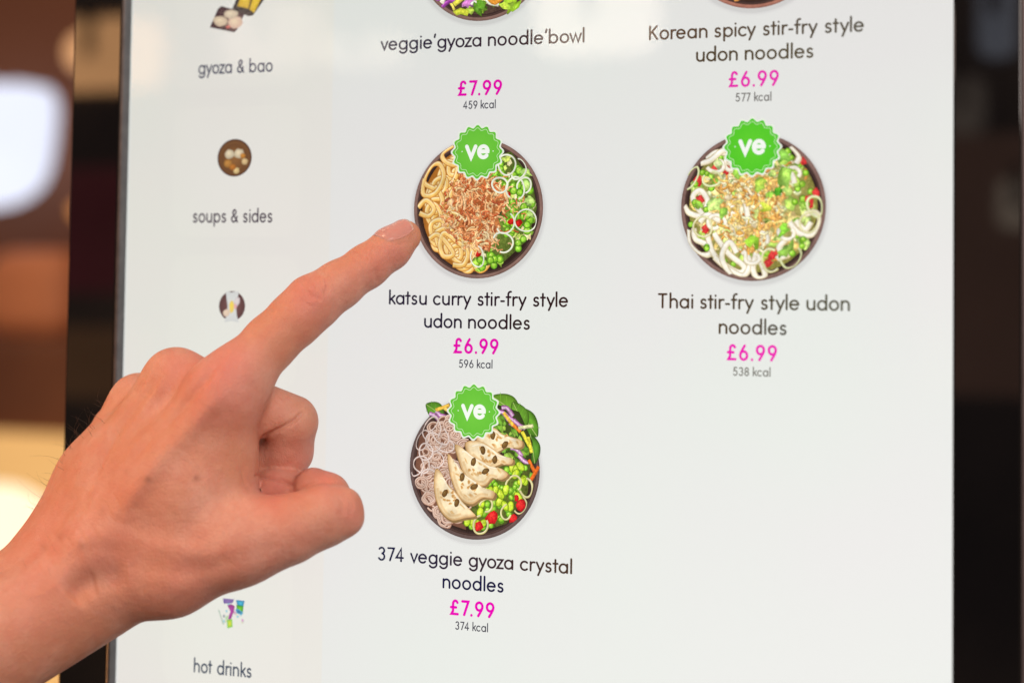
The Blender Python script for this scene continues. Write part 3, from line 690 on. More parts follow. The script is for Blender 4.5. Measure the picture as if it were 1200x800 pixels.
def egg(P):
    P.use('bowl_rim'); P.fan(ell(0, 0, 1, 1, 0, 360, 40), lin((132, 92, 88)), lin((96, 66, 66)))
    P.use('rice_bag'); P.fan([(-.5, 1.0), (-.1, .92), (.5, 1.0), (.42, .5), (.3, 0), (.4, -.7), (.55, -1.1), (0, -1.0), (-.6, -1.1), (-.42, -.7), (-.34, 0), (-.44, .5)], lin((226, 226, 222)), lin((214, 214, 212)))
    P.blob(-.42, -.46, .28, .24, 20, lin((240, 216, 190)), lin((222, 196, 176)), .1); P.blob(.38, .3, .2, .3, -20, lin((236, 226, 222)), lin((206, 190, 192)), .1)
    P.blob(-.02, -.04, .2, .42, 0, lin((250, 220, 84)), lin((236, 206, 120)), .06); P.blob(.26, -.02, .12, .18, 0, lin((236, 150, 160)), lin((226, 190, 190)), .1)
def bento(P):
    P.use('tray'); P.flat([(-1.45, -.75), (-1.0, .45), (-.8, .6), (.55, .1), (.1, -1.0), (-.05, -1.15)], lin((84, 62, 64)))
    P.flat([(-.2, .35), (.35, 1.9), (1.75, 1.5), (1.8, 1.2), (1.0, -.1), (.75, -.15)], lin((74, 66, 62)))
    P.use('rice'); P.blob(-.85, -.38, .42, .34, -20, lin((236, 218, 184)), lin((206, 182, 156)), .08); P.blob(.0, -.5, .42, .4, 20, lin((238, 218, 184)), lin((214, 178, 158)), .08); P.blob(-.25, .05, .4, .3, 0, lin((236, 220, 190)), lin((200, 180, 156)), .08)
    P.blob(-.4, -.78, .14, .1, 0, lin((214, 90, 80)), lin((200, 120, 110)), .1)
    P.use('dumplings'); P.fan([(.1, .55), (.45, 1.7), (.98, 1.55), (.72, .35)], lin((238, 206, 84)), lin((214, 172, 62))); P.fan([(.78, .3), (1.08, 1.5), (1.6, 1.3), (1.05, .05)], lin((240, 206, 74)), lin((216, 176, 56)))
def drinks(P):
    P.use('small_packs')
    for _ in range(26): P.blob(rnd.uniform(-.8, .9), rnd.uniform(-1, .9), .16, .12, rnd.uniform(0, 180), j(rnd.choice([(230, 222, 90), (90, 200, 220), (220, 110, 190), (140, 210, 80), (226, 226, 220), (70, 90, 120)]), 10), lin((214, 216, 210)), .3, 8)
    for nm, pts, c, e in (('can', [(.25, .95), (1.0, .95), (.9, .5), (.4, .55)], (96, 196, 222), (40, 120, 170)), ('bottle', [(.3, .6), (.92, .55), (.85, .0), (.35, .05)], (140, 216, 60), (60, 140, 60)),
                       ('can#2', [(.2, .25), (.45, .3), (.9, .05), (.8, -.12), (.35, -.05)], (60, 90, 120), (96, 176, 214)), ('carton', [(-.5, .5), (-.2, .62), (.15, .5), (.1, .1), (-.15, -.5), (-.45, -.9), (-.35, -.3), (-.1, .15), (-.3, .35)], (196, 84, 176), (150, 60, 130)),
                       ('bottle#2', [(-.5, -.6), (-.05, -.5), (.0, -1.1), (-.45, -1.25)], (230, 222, 70), (120, 200, 90)), ('straw', [(-1.3, .1), (-1.2, .12), (-.75, -.95), (-.85, -1.0)], (196, 206, 190), (170, 190, 176)), ('carton#2', [(-.9, 1.0), (.1, 1.0), (-.05, .7), (-.8, .6)], (150, 120, 180), (120, 100, 160))):
        P.use(nm); P.fan(pts, lin(c), lin(e))
icon(275, 185, 22, soup, 'small brown soup bowl icon'); icon(272, 358.5, 17.5, egg, 'small white bag icon on a brown disc')
icon(276, 17.5, 18, bento, 'two small food trays icon', 1.3); icon(273, 717, 15.5, drinks, 'small colourful drinks icon')

# ------------------------------------------------------------------ the hand
def H(px, py, h): return at_h(px, py, h / 1000.) * 1000.
def cone(P, a, b, r1, r2):
    ba = b - a; l2 = ba @ ba; rr = r1 - r2; a2 = l2 - rr * rr; il2 = 1 / l2
    pa = P - a; y = pa @ ba; z = y - l2
    q = pa * l2 - np.outer(y, ba); x2 = (q * q).sum(1); y2 = y * y * l2; z2 = z * z * l2
    k = np.sign(rr) * rr * rr * x2
    return np.where(np.sign(z) * a2 * z2 > k, np.sqrt(x2 + z2) * il2 - r2,
                    np.where(np.sign(y) * a2 * y2 < k, np.sqrt(x2 + y2) * il2 - r1, (np.sqrt(x2 * a2 * il2) + y * rr) * il2 - r1))
def smin(a, b, k):
    h = np.maximum(k - np.abs(a - b), 0) / k
    return np.minimum(a, b) - h * h * k * .25
def chain(P, pts, k):
    d = None
    for (a, b) in zip(pts[:-1], pts[1:]):
        c = cone(P, H(*a[:3]), H(*b[:3]), a[3], b[3]); d = c if d is None else smin(d, c, k)
    return d
#        px   py    h    r   (millimetres)
INDEX = [(474.5, 277, 7.6, 5.9), (457, 292, 12.5, 7.0), (430, 312, 18.5, 7.45), (397, 334, 25, 8.2), (366, 355, 31, 9.5), (345, 375, 35.5, 9.3), (318, 400, 41, 9.3), (285, 436, 49, 10.8), (262, 462, 53, 12.5)]
MID_A = [(206, 447, 42, 11.2), (260, 462, 40, 9.6), (343, 492, 31, 8.9)]
MID_B = [(342, 497, 30, 9.2), (339, 530, 26, 8.0), (305, 542, 23, 8.6), (278, 548, 18, 8.6)]
MID_C = [(278, 576, 24, 9.0), (302, 575, 27, 9.0), (330, 578, 31, 8.8), (346, 580, 33, 8.0)]
RING_A = [(163, 473, 32, 10.2), (230, 480, 26, 8.6), (300, 505, 17, 8.2)]
RING_B = [(300, 507, 16, 7.8), (290, 560, 16, 7.4), (262, 575, 18, 7)]
PINK_A = [(140, 505, 22, 9.4), (200, 520, 15, 8), (250, 540, 11, 7.4)]
PINK_B = [(250, 542, 11, 7.2), (240, 590, 13, 6.8), (215, 600, 18, 6.4)]
THUMB = [(285, 634, 55, 12.8), (338, 620, 51, 11.0), (380, 604, 46, 9.6), (402, 600, 44, 6.4)]
THUMB_E = [(405, 589, 43, 4.6), (409, 609, 43, 4.4)]
THUMB_T = [(396, 603, 42, 7.6), (384, 580, 37, 7.2), (367, 571, 36, 7.0)]
def hand_sdf(P):
    body = None
    for pts in ([(262, 462, 53, 12.5), (190, 555, 60, 13.5), (110, 655, 68, 14)],
                [(206, 447, 42, 11.2), (140, 550, 52, 14), (85, 640, 58, 15)],
                [(163, 473, 32, 10.2), (115, 560, 44, 13.5), (70, 645, 50, 15)],
                [(140, 505, 22, 9.4), (112, 575, 34, 12.5), (66, 655, 44, 14)],
                [(260, 480, 49, 11.), (246, 560, 50, 14.5), (254, 630, 52, 14.5)],
                [(140, 640, 62, 16), (225, 590, 56, 15), (253, 525, 50, 12)],
                [(140, 585, 46, 16), (220, 590, 36, 16)],
                [(120, 693, 66, 13), (200, 668, 60, 14.5), (285, 636, 55, 12.5)],
                [(110, 680, 60, 15), (200, 640, 48, 16)],
                [(70, 704, 72, 16), (0, 750, 84, 17.5), (-180, 850, 112, 22)],
                [(60, 672, 58, 15), (-20, 722, 70, 17.5), (-180, 800, 96, 22)],
                [(110, 700, 64, 14), (60, 724, 72, 15), (-20, 764, 84, 16)]):
        d = chain(P, pts, 8.); body = d if body is None else smin(body, d, 9.)
    A = smin(body, chain(P, INDEX, 3.5), 7.)
    A = smin(A, smin(chain(P, THUMB, 5.), chain(P, THUMB_E, 2.), 4.), 9.)
    A = smin(A, chain(P, MID_A, 4.), 5.)
    A = smin(A, chain(P, RING_A, 4.), 5.); A = smin(A, chain(P, PINK_A, 4.), 5.)
    B = smin(chain(P, MID_B, 3.), chain(P, MID_C, 3.), 1.)
    B = smin(B, smin(chain(P, RING_B, 3.), chain(P, PINK_B, 3.), 1.), 1.)
    A = smin(A, B, 1.4)
    return smin(A, chain(P, THUMB_T, 3.), 2.2)

def surface_nets(f, lo, hi, s):
    ax = [np.arange(lo[i], hi[i] + s, s) for i in range(3)]
    n = [len(a) for a in ax]
    G = np.stack(np.meshgrid(*ax, indexing='ij'), -1).reshape(-1, 3)
    D = np.concatenate([f(G[i:i + 200000]) for i in range(0, len(G), 200000)]).reshape(n)
    ins = D < 0
    cn = [k - 1 for k in n]
    cnt = np.zeros(cn); acc = np.zeros(cn + [3])
    crn = [(a, b, c) for a in (0, 1) for b in (0, 1) for c in (0, 1)]
    sl = lambda c: tuple(slice(c[i], c[i] + cn[i]) for i in range(3))
    for a in crn:
        for i in range(3):
            if a[i] == 0:
                b = list(a); b[i] = 1; b = tuple(b)
                da, db = D[sl(a)], D[sl(b)]; m_ = (da < 0) != (db < 0)
                with np.errstate(divide='ignore', invalid='ignore'): t = np.where(m_, da / (da - db), 0)
                cnt += m_
                for k in range(3): acc[..., k] += np.where(m_, a[k] + (t if k == i else 0), 0)
    act = cnt > 0; idx = -np.ones(cn, int); idx[act] = np.arange(act.sum())
    ijk = np.argwhere(act); V = (ijk + acc[act] / cnt[act][:, None]) * s + np.array([a[0] for a in ax])
    Fc = []
    for i in range(3):
        j_, k_ = (i + 1) % 3, (i + 2) % 3
        e0 = [slice(None)] * 3; e1 = [slice(None)] * 3; e0[i] = slice(0, -1); e1[i] = slice(1, None)
        ch = ins[tuple(e0)] != ins[tuple(e1)]
        q = np.argwhere(ch); q = q[(q[:, j_] > 0) & (q[:, k_] > 0) & (q[:, j_] < cn[j_]) & (q[:, k_] < cn[k_])]
        st = ins[tuple(e0)][tuple(q.T)]
        def g(dj, dk):
            r = q.copy(); r[:, j_] -= dj; r[:, k_] -= dk; return idx[tuple(r.T)]
        quad = np.stack([g(1, 1), g(0, 1), g(0, 0), g(1, 0)], 1)
        quad[~st] = quad[~st][:, ::-1]; Fc.append(quad)
    return V, np.concatenate(Fc)
def grad(f, V, e=.15):
    g = np.stack([f(V + np.eye(3)[i] * e) - f(V - np.eye(3)[i] * e) for i in range(3)], 1)
    return g / np.maximum(np.linalg.norm(g, axis=1, keepdims=True), 1e-9)
allp = [p for ch in (INDEX, MID_A, THUMB, RING_A) for p in ch]
lo = np.array([H(-70, 780, 95)[0], -118., H(40, 830, 90)[2] - 6]); hi = np.array([H(490, 270, 5)[0] + 10, -1., H(474, 262, 5)[2] + 9])
V, Fq = surface_nets(hand_sdf, lo, hi, 2.0)
me = bpy.data.meshes.new('tmp'); me.from_pydata([tuple(p) for p in V], [], [tuple(q) for q in Fq.tolist()]); me.update()
to = bpy.data.objects.new('tmp', me); C.objects.link(to)
sm = to.modifiers.new('s', 'SUBSURF'); sm.levels = 2; sm.render_levels = 2
dg = bpy.context.evaluated_depsgraph_get(); ev = to.evaluated_get(dg)
me2 = bpy.data.meshes.new_from_object(ev); bpy.data.objects.remove(to); bpy.data.meshes.remove(me)
n = len(me2.vertices); V = np.empty(n * 3); me2.vertices.foreach_get('co', V); V = V.reshape(-1, 3)
g = grad(hand_sdf, V)
V -= g * hand_sdf(V)[:, None] * .9
g = grad(hand_sdf, V); V -= g * hand_sdf(V)[:, None] * .8
# creases, tendons and hollows pressed in where the skin shows them
px, py = project(V / 1000.)
fac = -(g @ (V / 1000. - CAM).T.mean(1) if False else (g * ((V / 1000. - CAM) / np.linalg.norm(V / 1000. - CAM, axis=1, keepdims=True))).sum(1))
hh = -V[:, 1]
def dist_poly(pts):
    best = np.full(len(px), 1e9); P2 = np.stack([px, py], 1); tt = np.zeros(len(px)); L_ = len(pts) - 1
    for i, (a, b) in enumerate(zip(pts[:-1], pts[1:])):
        a = np.array(a, float); b = np.array(b, float); ab = b - a
        t = np.clip(((P2 - a) @ ab) / (ab @ ab), 0, 1); d = np.linalg.norm(P2 - a - t[:, None] * ab, axis=1)
        m_ = d < best; best[m_] = d[m_]; tt[m_] = (i + t[m_]) / L_
    return best, tt
disp = np.zeros(len(px)); red = np.zeros(len(px)); vis = np.clip(fac * 3, 0, 1)
def press(pts, w, depth, h0=-1, h1=999, taper=True):
    d, t = dist_poly(spline(pts, 6) if len(pts) > 2 else pts)
    k = np.exp(-(d / w) ** 2) * vis * ((hh > h0) & (hh < h1))
    if taper: k *= np.clip(np.minimum(t, 1 - t) * 5 + .15, 0, 1)
    return k * depth
def add(*a, **k):
    global disp; disp -= press(*a, **k)
add([(357, 481), (345, 492), (330, 501), (314, 510), (304, 517)], 2.6, 1.1, 0, 46)
add([(298, 557), (313, 559), (329, 562), (343, 569)], 2.4, 1.1, 0, 50)
add([(374, 312), (383, 328), (382, 345)], 2.2, .35); add([(352, 330), (362, 344), (378, 352)], 2.4, .3); add([(345, 338), (352, 350), (366, 360)], 2.2, .22)
add([(389, 374), (392, 360), (388, 350)], 3, .35)
add([(412, 292), (420, 299), (424, 304)], 2.4, .22); add([(444, 332), (440, 322), (441, 315)], 3, .35)
add([(262, 414), (232, 452), (205, 485), (172, 516), (150, 545)], 7, 1.15); add([(250, 432), (222, 465), (190, 500)], 4, .5)
add([(186, 440), (166, 470), (142, 500), (122, 535), (112, 560)], 6, .75)
add([(205, 425), (190, 450), (165, 478)], 5, -.2)
add([(170, 432), (160, 455), (150, 475)], 5, .3)
add([(262, 455), (225, 500), (180, 548), (135, 610)], 12, -1.3)
add([(196, 445), (165, 485), (130, 545), (100, 595)], 8, -.8)
add([(80, 700), (98, 684), (118, 678), (150, 676)], 19, 2.1); add([(84, 702), (96, 690), (112, 684)], 13, 1.3)
add([(70, 640), (120, 628), (190, 640), (260, 652)], 12, -.7)
add([(190, 690), (240, 684), (290, 664), (340, 648)], 14, -.7); add([(150, 660), (210, 668), (270, 660), (330, 640)], 12, .5)
add([(283, 548), (286, 562), (294, 578)], 2.6, .3)
add([(352, 574), (366, 567), (380, 564), (392, 566)], 2.6, .7, 0, 60)
add([(448, 273), (456, 281), (466, 286), (476, 284)], 2.2, .3)
add([(396, 580), (402, 590), (400, 604)], 4, .25); add([(404, 576), (412, 590), (410, 606)], 3, .2)
for k in range(7):                           # small wrinkles over the middle joint and the end joint of the index finger
    t_ = k / 6; cx_, cy_ = 352 + 24 * t_, 333 - 5 * t_
    add([(cx_ - 3, cy_ - 12), (cx_ + 3 + 2 * t_, cy_ + 2), (cx_ + 10, cy_ + 20)], 1.5, .13 + .12 * (k % 2))
for k in range(4):
    cx_, cy_ = 416 + 7 * k, 294 - 5 * k
    add([(cx_, cy_), (cx_ + 6, cy_ + 9), (cx_ + 8, cy_ + 18)], 1.5, .13)
for pts_ in ([(60, 640), (85, 610), (96, 580), (120, 556)], [(30, 700), (60, 690), (80, 660)]):
    add(pts_, 5, -.26)                     # veins
for k in range(9):
    x0 = 20 + k * 14; y0 = 655 - k * 9 + rnd.uniform(-12, 12)
    add([(x0, y0), (x0 + 10, y0 + 16), (x0 + 8 + rnd.uniform(-8, 10), y0 + 34)], 3, .16)
V += g * disp[:, None]
# redness over the knuckles and the finger tip
for x, y, r, a in ((268, 425, 34, .7), (360, 345, 26, .55), (392, 385, 60, .25), (240, 470, 40, .45), (205, 430, 22, .4), (418, 600, 22, .5), (430, 315, 30, .3), (300, 480, 30, .35), (40, 690, 50, .3), (130, 650, 30, .3), (465, 300, 26, .45), (360, 535, 30, .5), (320, 575, 26, .55), (385, 560, 22, .5), (150, 560, 60, .2), (340, 640, 60, .25), (230, 690, 80, .3), (60, 620, 50, .35)):
    red += a * np.exp(-((px - x) ** 2 + (py - y) ** 2) / r ** 2)
spot = np.zeros(len(px))
for x, y, r, a in ((175, 562, 3.6, .55), (230, 560, 3.8, .6), (148, 552, 3, .25), (96, 640, 4, .3), (160, 590, 3, .2), (120, 600, 5, .2), (72, 628, 6, .22), (52, 640, 5, .25), (205, 600, 2.5, .2)):
    spot += a * np.exp(-((px - x) ** 2 + (py - y) ** 2) / r ** 2) * vis
me2.vertices.foreach_set('co', (V / 1000.).astype(np.float32).ravel())
a = me2.color_attributes.new('Tint', 'FLOAT_COLOR', 'POINT')
arr = np.ones((n, 4), np.float32); arr[:, 0] = np.clip(red, 0, 1); arr[:, 1] = np.clip(spot, 0, 1); arr[:, 2] = 0
a.data.foreach_set('color', arr.ravel())
me2.polygons.foreach_set('use_smooth', [True] * len(me2.polygons)); me2.update()
me2.name = 'hand'
hand = bpy.data.objects.new('hand', me2); C.objects.link(hand)
hand['label'] = 'left hand with bare wrist, index finger touching the screen beside the katsu curry bowl'; hand['category'] = 'hand'

def skin(name, light=1.0):
    m, nt, N, L = mat(name); b = N['Principled BSDF']
    tc = N.new('ShaderNodeTexCoord'); at = N.new('ShaderNodeAttribute'); at.attribute_name = 'Tint'
    sp = N.new('ShaderNodeSeparateColor'); L.new(at.outputs['Color'], sp.inputs[0])
    def noise(sc, det=4, rough=.6):
        q = N.new('ShaderNodeTexNoise'); q.inputs['Scale'].default_value = sc; q.inputs['Detail'].default_value = det; q.inputs['Roughness'].default_value = rough
        L.new(tc.outputs['Object'], q.inputs['Vector']); return q
    def mixc(f, a, bb, mode='MIX'):
        q = N.new('ShaderNodeMix'); q.data_type = 'RGBA'; q.blend_type = mode
        for s_, val in ((q.inputs[0], f), (q.inputs[6], a), (q.inputs[7], bb)):
            if isinstance(val, bpy.types.NodeSocket): L.new(val, s_)
            elif isinstance(val, tuple): s_.default_value = (*val, 1)
            else: s_.default_value = val
        return q.outputs[2]
    def rng(s_, a, bb, c, d):
        q = N.new('ShaderNodeMapRange'); L.new(s_, q.inputs[0])
        for i, val in enumerate((a, bb, c, d)): q.inputs[1 + i].default_value = val
        return q.outputs[0]
    c = mixc(rng(noise(38, 3).outputs[0], .38, .62, 0, 1), (0.60, 0.268, 0.168), (0.67, 0.352, 0.258))
    c = mixc(rng(noise(160, 4).outputs[0], .4, .7, 0, .5), c, (0.57, 0.205, 0.135))
    c = mixc(rng(noise(900, 3).outputs[0], .5, .75, 0, .22), c, (0.46, 0.19, 0.12))
    rd = N.new('ShaderNodeMath'); rd.operation = 'MULTIPLY'; rd.inputs[1].default_value = .9; L.new(sp.outputs[0], rd.inputs[0])
    c = mixc(rd.outputs[0], c, (0.62, 0.20, 0.165))
    c = mixc(sp.outputs[1], c, (0.28, 0.12, 0.075))
    L.new(c, b.inputs['Base Color'])
    b.inputs['Subsurface Weight'].default_value = 0.35; b.inputs['Subsurface Radius'].default_value = (1, .32, .16); b.inputs['Subsurface Scale'].default_value = .0045
    b.inputs['Specular IOR Level'].default_value = .33
    L.new(rng(noise(300, 3).outputs[0], .3, .7, .48, .62), b.inputs['Roughness'])
    vo = N.new('ShaderNodeTexVoronoi'); vo.feature = 'DISTANCE_TO_EDGE'; vo.inputs['Scale'].default_value = 1100
    mp = N.new('ShaderNodeMapping'); mp.inputs['Scale'].default_value = (1, 1, .6); mp.inputs['Rotation'].default_value = (0, .7, 0); L.new(tc.outputs['Object'], mp.inputs[0]); L.new(mp.outputs[0], vo.inputs['Vector'])
    ve = rng(vo.outputs['Distance'], 0, .16, 0, 1)
    b1 = N.new('ShaderNodeBump'); b1.inputs['Strength'].default_value = .4; b1.inputs['Distance'].default_value = .0002; L.new(ve, b1.inputs['Height'])
    b2 = N.new('ShaderNodeBump'); b2.inputs['Strength'].default_value = .7; b2.inputs['Distance'].default_value = .0009; L.new(noise(210, 5).outputs[0], b2.inputs['Height']); L.new(b1.outputs[0], b2.inputs['Normal'])
    L.new(b2.outputs[0], b.inputs['Normal'])
    return m
M_skin = skin('skin'); me2.materials.clear(); me2.materials.append(M_skin)

# nail: a thin curved plate lying on the finger tip
def on_skin(p, d):                           # march a point along direction d (mm) onto the skin
    t = -30.
    for _ in range(80):
        s_ = hand_sdf((p + d * t)[None])[0]; t += s_ * .9
        if abs(s_) < .01: break
    return p + d * t
nb, ntip = H(452, 283, 13), H(476, 268, 8.0)
axis = ntip - nb; Ln = np.linalg.norm(axis) * 1.0; axis /= Ln
Ltot = 12.2
axc = H(478, 275, 7) - H(440, 303, 16); axc /= np.linalg.norm(axc)
view = AF; up_ = -np.cross(axc, view); up_ /= np.linalg.norm(up_)   # image-up side of the finger
if (H(460, 270, 10) - H(460, 300, 10)) @ up_ < 0: up_ = -up_
tow = -(view - (view @ axc) * axc); tow /= np.linalg.norm(tow)
dors = (up_ * .84 + tow * .54); dors -= (dors @ axc) * axc; dors /= np.linalg.norm(dors)
side = np.cross(axc, dors)
V_, F_ = [], []; base = H(476.0, 275.5, 7.4)
NU, NV = 15, 17
top, bot = [], []
for i in range(NU):
    s_ = i / (NU - 1)                        # 0 root .. 1 free edge
    for k in range(NV):
        w_ = -1 + 2 * k / (NV - 1)
        half = 1.0 * (.80 + .25 * math.sin(s_ * 2.2))
        bend = (1 - s_) * -1.2 * (1 - w_ * w_) + s_ * 1.3 * (1 - w_ * w_)
        ang = w_ * half
        c0 = base + axc * (-9.6 + 11.4 * s_ + bend)
        d_ = dors * math.cos(ang) + side * math.sin(ang)
        lift = .30 + (.26 * s_) - .25 * abs(w_) ** 4 - .28 * (1 - min(1, s_ * 5))
        q = on_skin(c0, -d_)
        top.append(q + d_ * lift); bot.append(q - d_ * .25)
V_ = top + bot; o_ = len(top)
for i in range(NU - 1):
    for k in range(NV - 1):
        a_ = i * NV + k; F_.append([a_, a_ + 1, a_ + NV + 1, a_ + NV]); F_.append([o_ + a_, o_ + a_ + NV, o_ + a_ + NV + 1, o_ + a_ + 1])
for i in range(NU - 1):
    for k in (0, NV - 1): a_ = i * NV + k; F_.append([a_, a_ + NV, o_ + a_ + NV, o_ + a_])
for k in range(NV - 1):
    for i in (0, NU - 1): a_ = i * NV + k; F_.append([a_, a_ + 1, o_ + a_ + 1, o_ + a_])
m, nt, N, L = mat('finger_nail'); b = N['Principled BSDF']
at = N.new('ShaderNodeAttribute'); at.attribute_name = 'Col'; L.new(at.outputs['Color'], b.inputs['Base Color'])
b.inputs['Roughness'].default_value = .22; b.inputs['Subsurface Weight'].default_value = .3; b.inputs['Subsurface Scale'].default_value = .002; b.inputs['Subsurface Radius'].default_value = (1, .4, .3)
cols = []
for i in range(NU):
    for k in range(NV):
        s_ = i / (NU - 1); w_ = abs(-1 + 2 * k / (NV - 1))
        cols.append((.80, .60, .52) if s_ > .95 else ((.58, .275, .235) if s_ > .12 else (.60, .285, .235)))
nail = mesh_obj('fingernail', np.array(V_) / 1000., F_, m, hand, True, cols=cols + cols)

# fine dark hairs on the outer edge of the hand
M_hair = noisy('dark_arm_hair', (0.05, 0.028, 0.016), (0.10, 0.055, 0.03), rough=.4, scale=300)
hv, hf = [], []
def hair(pts, r):
    pts = [np.array(p) for p in spline(pts, 5)]; b = len(hv)
    for i, p in enumerate(pts):
        t = pts[min(i + 1, len(pts) - 1)] - pts[max(i - 1, 0)]; t /= np.linalg.norm(t)
        u_ = np.cross(t, [0.3, .8, .5]); u_ /= np.linalg.norm(u_); w_ = np.cross(t, u_); rr = r * (1 - .8 * i / (len(pts) - 1))
        for k in range(3): hv.append((p + u_ * rr * math.cos(k * 2.094) + w_ * rr * math.sin(k * 2.094)) / 1000.)
    for i in range(len(pts) - 1):
        for k in range(3): hf.append([b + i * 3 + k, b + i * 3 + (k + 1) % 3, b + i * 3 + 3 + (k + 1) % 3, b + i * 3 + 3 + k])
vn = g
cand = np.where((np.abs(fac) < .35) & (px < 140) & (py < 600) & (py > 440) & (px > 30))[0]
hr = random.Random(11)
for _ in range(46):
    i = int(cand[hr.randrange(len(cand))]); p = V[i]; nn = vn[i]; L0 = hr.uniform(2.5, 8.5)
    drift = AX * hr.uniform(-1., .9) + AY * hr.uniform(-.3, 1.1)
    hair([p - nn * .4, p + nn * L0 * .35 + drift * L0 * .15, p + nn * L0 * .6 + drift * L0 * .45, p + nn * L0 * .75 + drift * L0 * .85], .055)
for _ in range(60):
    i = hr.randrange(n)
    if fac[i] < .25 or px[i] > 160 or py[i] > 720: continue
    p = V[i]; nn = vn[i]; L0 = hr.uniform(2.5, 5)
    dr = -AX * .2 + AY * hr.uniform(.5, 1)
    hair([p - nn * .3, p + nn * .7 + dr * L0 * .3, p + nn * 1.0 + dr * L0 * .7, p + nn * .9 + dr * L0], .028)
mesh_obj('hand_hair', hv, hf, M_hair, hand, True, kind='stuff')

# ------------------------------------------------------------------ the blurred room behind and the lamps mirrored in the glass
M_room = noisy('brown_painted_wall', (0.14, 0.048, 0.022), (0.18, 0.066, 0.030), rough=.7, scale=2.5)
def at_y(px, py, y): return at_h(px, py, -y)
wy = 1.9
c0 = at_y(40, 300, wy)
v, f = box(c0[0] - 1.6, c0[0] + 2.4, wy, wy + .1, -1.2, 1.6)
o = mesh_obj('wall', v, f, M_room); o['kind'] = 'structure'
def px_box(name, label, cat, x0, x1, y0, y1, y, depth, material, bev=.02, group=None):
    a, b = at_y(x0, y1, y), at_y(x1, y0, y)
    w, h = abs(b[0] - a[0]), abs(b[2] - a[2])
    v, f = box(-w / 2, w / 2, -depth / 2, depth / 2, 0, h, min(bev, w * .3, h * .3), 4)
    o = mesh_obj(name, v, f, material, None, False); o.location = ((a[0] + b[0]) / 2, y + depth / 2, min(a[2], b[2]))
    o['label'] = label; o['category'] = cat
    if group: o['group'] = group
    return o
# bright panel hanging on the far wall: a rounded, slightly tapering light box
_o = [(x_ - 13, y_) for x_, y_ in ((-120, 100), (8, 96), (18, 101), (30, 96), (48, 99), (57, 110), (59, 130), (55, 170), (50, 196), (42, 214), (28, 228), (8, 238), (-20, 243), (-120, 246))]
_c = at_y(-20, 170, wy - .15); _q = [at_y(x, y, wy - .15) - _c for x, y in _o]; _n2 = len(_q)
v = [tuple(p) for p in _q] + [(p[0], .05, p[2]) for p in _q]
f = [list(range(_n2)), list(range(2 * _n2 - 1, _n2 - 1, -1))] + [[i, _n2 + i, _n2 + (i + 1) % _n2, (i + 1) % _n2] for i in range(_n2)]
pn = mesh_obj('light_panel', v, f, emitter('panel_glow', (.80, .84, 1.0), 1.12, .12, 5)); pn.location = _c
pn['label'] = 'glowing white wall panel blurred at the left edge'; pn['category'] = 'light panel'
ct = px_box('counter', 'amber counter far behind the hand, its lamplight put in as glow', 'counter', -300, 260, 520, 900, wy - .45, .4, emitter('counter_lamplight_glow', (1.0, .54, .18), .88, .2, 3), .02)  # warm lamplight on the counter is put in as its own emission
px_box('storage_box', 'terracotta box on the shelf beside the screen', 'box', -30, 74, 292, 398, wy - .4, .3, noisy('terracotta', (0.56, 0.20, 0.09), (0.72, 0.28, 0.13), rough=.6, scale=4), .05)
px_box('shelf_cabinet', 'dark brown cabinet standing on the counter under the terracotta box', 'cabinet', -120, 200, 399, 519, wy - .42, .35, noisy('dark_brown_wood', (0.13, 0.045, 0.022), (0.20, 0.075, 0.035), rough=.6, scale=6), .02)
def globe(name, label, px_, py_, y, r, col, s_):
    root = empty(name, label, 'lamp', tuple(at_y(px_, py_, y)))
    v, f = lathe([(max(1e-4, r * math.sin(math.pi * k / 16)), -r * math.cos(math.pi * k / 16)) for k in range(17)], 32)
    mesh_obj('glass_globe', v, f, emitter(name + '_glow', col, s_), root, True)
    v, f = lathe([(.0001, -r * 1.2), (r * .35, -r * 1.2), (r * .4, -r * .9), (.0001, -r * .9)], 20)
    mesh_obj('lamp_base', v, f, M_wall_in, root, True)
    return root
globe('counter_lamp', 'bright warm globe lamp glowing on the counter behind the wrist', -4, 645, wy - .56, .085, (1, .84, .58), 1.35)
globe('wall_lamp', 'small orange lamp half hidden by the upper bezel', 101, 62, wy - .2, .03, (1, .5, .22), .9)
globe('wall_lamp', 'small orange lamp half hidden by the bezel below the white panel', 93, 247, wy - .2, .012, (1, .38, .1), .9)
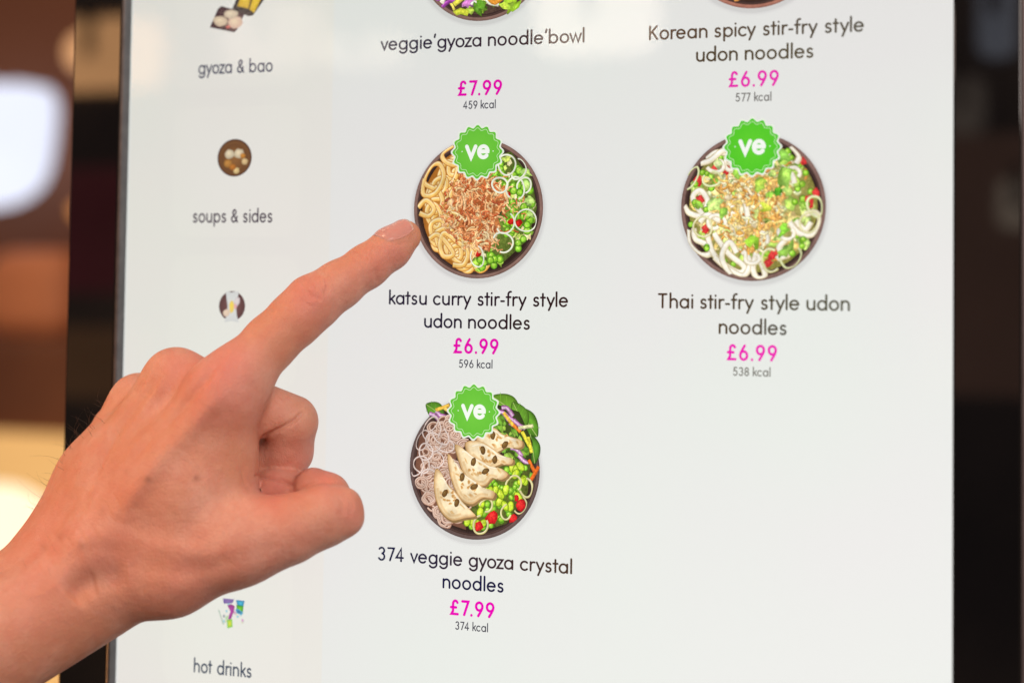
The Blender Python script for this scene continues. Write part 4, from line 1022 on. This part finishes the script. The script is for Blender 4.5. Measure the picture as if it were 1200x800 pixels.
# lamps on the near side of the room: seen only as reflections in the kiosk
def mirror(px_, py_, dist):
    p = at_y(px_, py_, dist); return np.array([p[0], -p[1], p[2]])
def ceiling_lamp(px_, py_, dist, w, h, s_, col, label):
    p = mirror(px_, py_, dist)
    root = empty('hanging_lamp', label, 'lamp', tuple(p), 'warm lamps mirrored in the screen')
    v, f = box(-w / 2, w / 2, -.02, .02, -h / 2, h / 2, min(w, h) * .3, 5)
    mesh_obj('diffuser', v, f, emitter('warm_diffuser', col, s_, .15, 20), root, True)
    v, f = box(-.006, .006, .021, .03, -.006, h * .7, .002); mesh_obj('bracket', v, f, M_wall_in, root, True)
ceiling_lamp(700, 18, 1.1, .13, .08, 9.0, (1, .82, .66), 'warm lamp mirrored in the screen above the Korean noodles text')
ceiling_lamp(322, 42, 1.1, .12, .07, 3.6, (1, .72, .6), 'warm lamp mirrored in the screen above the gyoza and bao label')
ceiling_lamp(430, 60, 1.1, .09, .035, 4.5, (1, .8, .6), 'slim warm lamp mirrored in the screen beside the top salad bowl')
ceiling_lamp(123, 65, 1.3, .17, .088, 8.5, (1, .5, .21), 'orange lamp mirrored in the upper left bezel')
ceiling_lamp(1196, 240, 1.4, .05, .06, 1.6, (1, .78, .6), 'round lamp mirrored at the right edge of the right bezel')
ceiling_lamp(1170, 14, 1.2, .035, .09, 1.3, (.75, .82, 1), 'cool white lamp mirrored at the top of the right bezel')
ceiling_lamp(1130, 125, 1.7, .05, .07, .7, (1, .8, .66), 'faint lamp mirrored in the right bezel beside the Thai noodles')
def glow_panel(px_, py_, dist, w, h, s_, col, label):  # added unseen glowing panels, there only to tint the bezel reflections
    p = mirror(px_, py_, dist); v, f = box(-w / 2, w / 2, -.015, .015, -h / 2, h / 2, .01, 2)
    o = mesh_obj('bezel_glow_panel', v, f, emitter('bezel_glow_face', col, s_, .3, 9)); o.location = p; o['label'] = label; o['category'] = 'sign'; o['group'] = 'dim added glow panels mirrored in the bezel'
glow_panel(118, 270, 1.5, .20, .17, .42, (1, .12, .2), 'added dim dark red glow panel mirrored in the left bezel under the orange lamp')
glow_panel(112, 425, 1.4, .16, .09, .75, (1, .46, .2), 'added dim brown orange glow panel mirrored low in the left bezel')
glow_panel(1165, 310, 1.4, .16, .28, .42, (1, .5, .36), 'added dim brown glow panel mirrored in the middle of the right bezel')
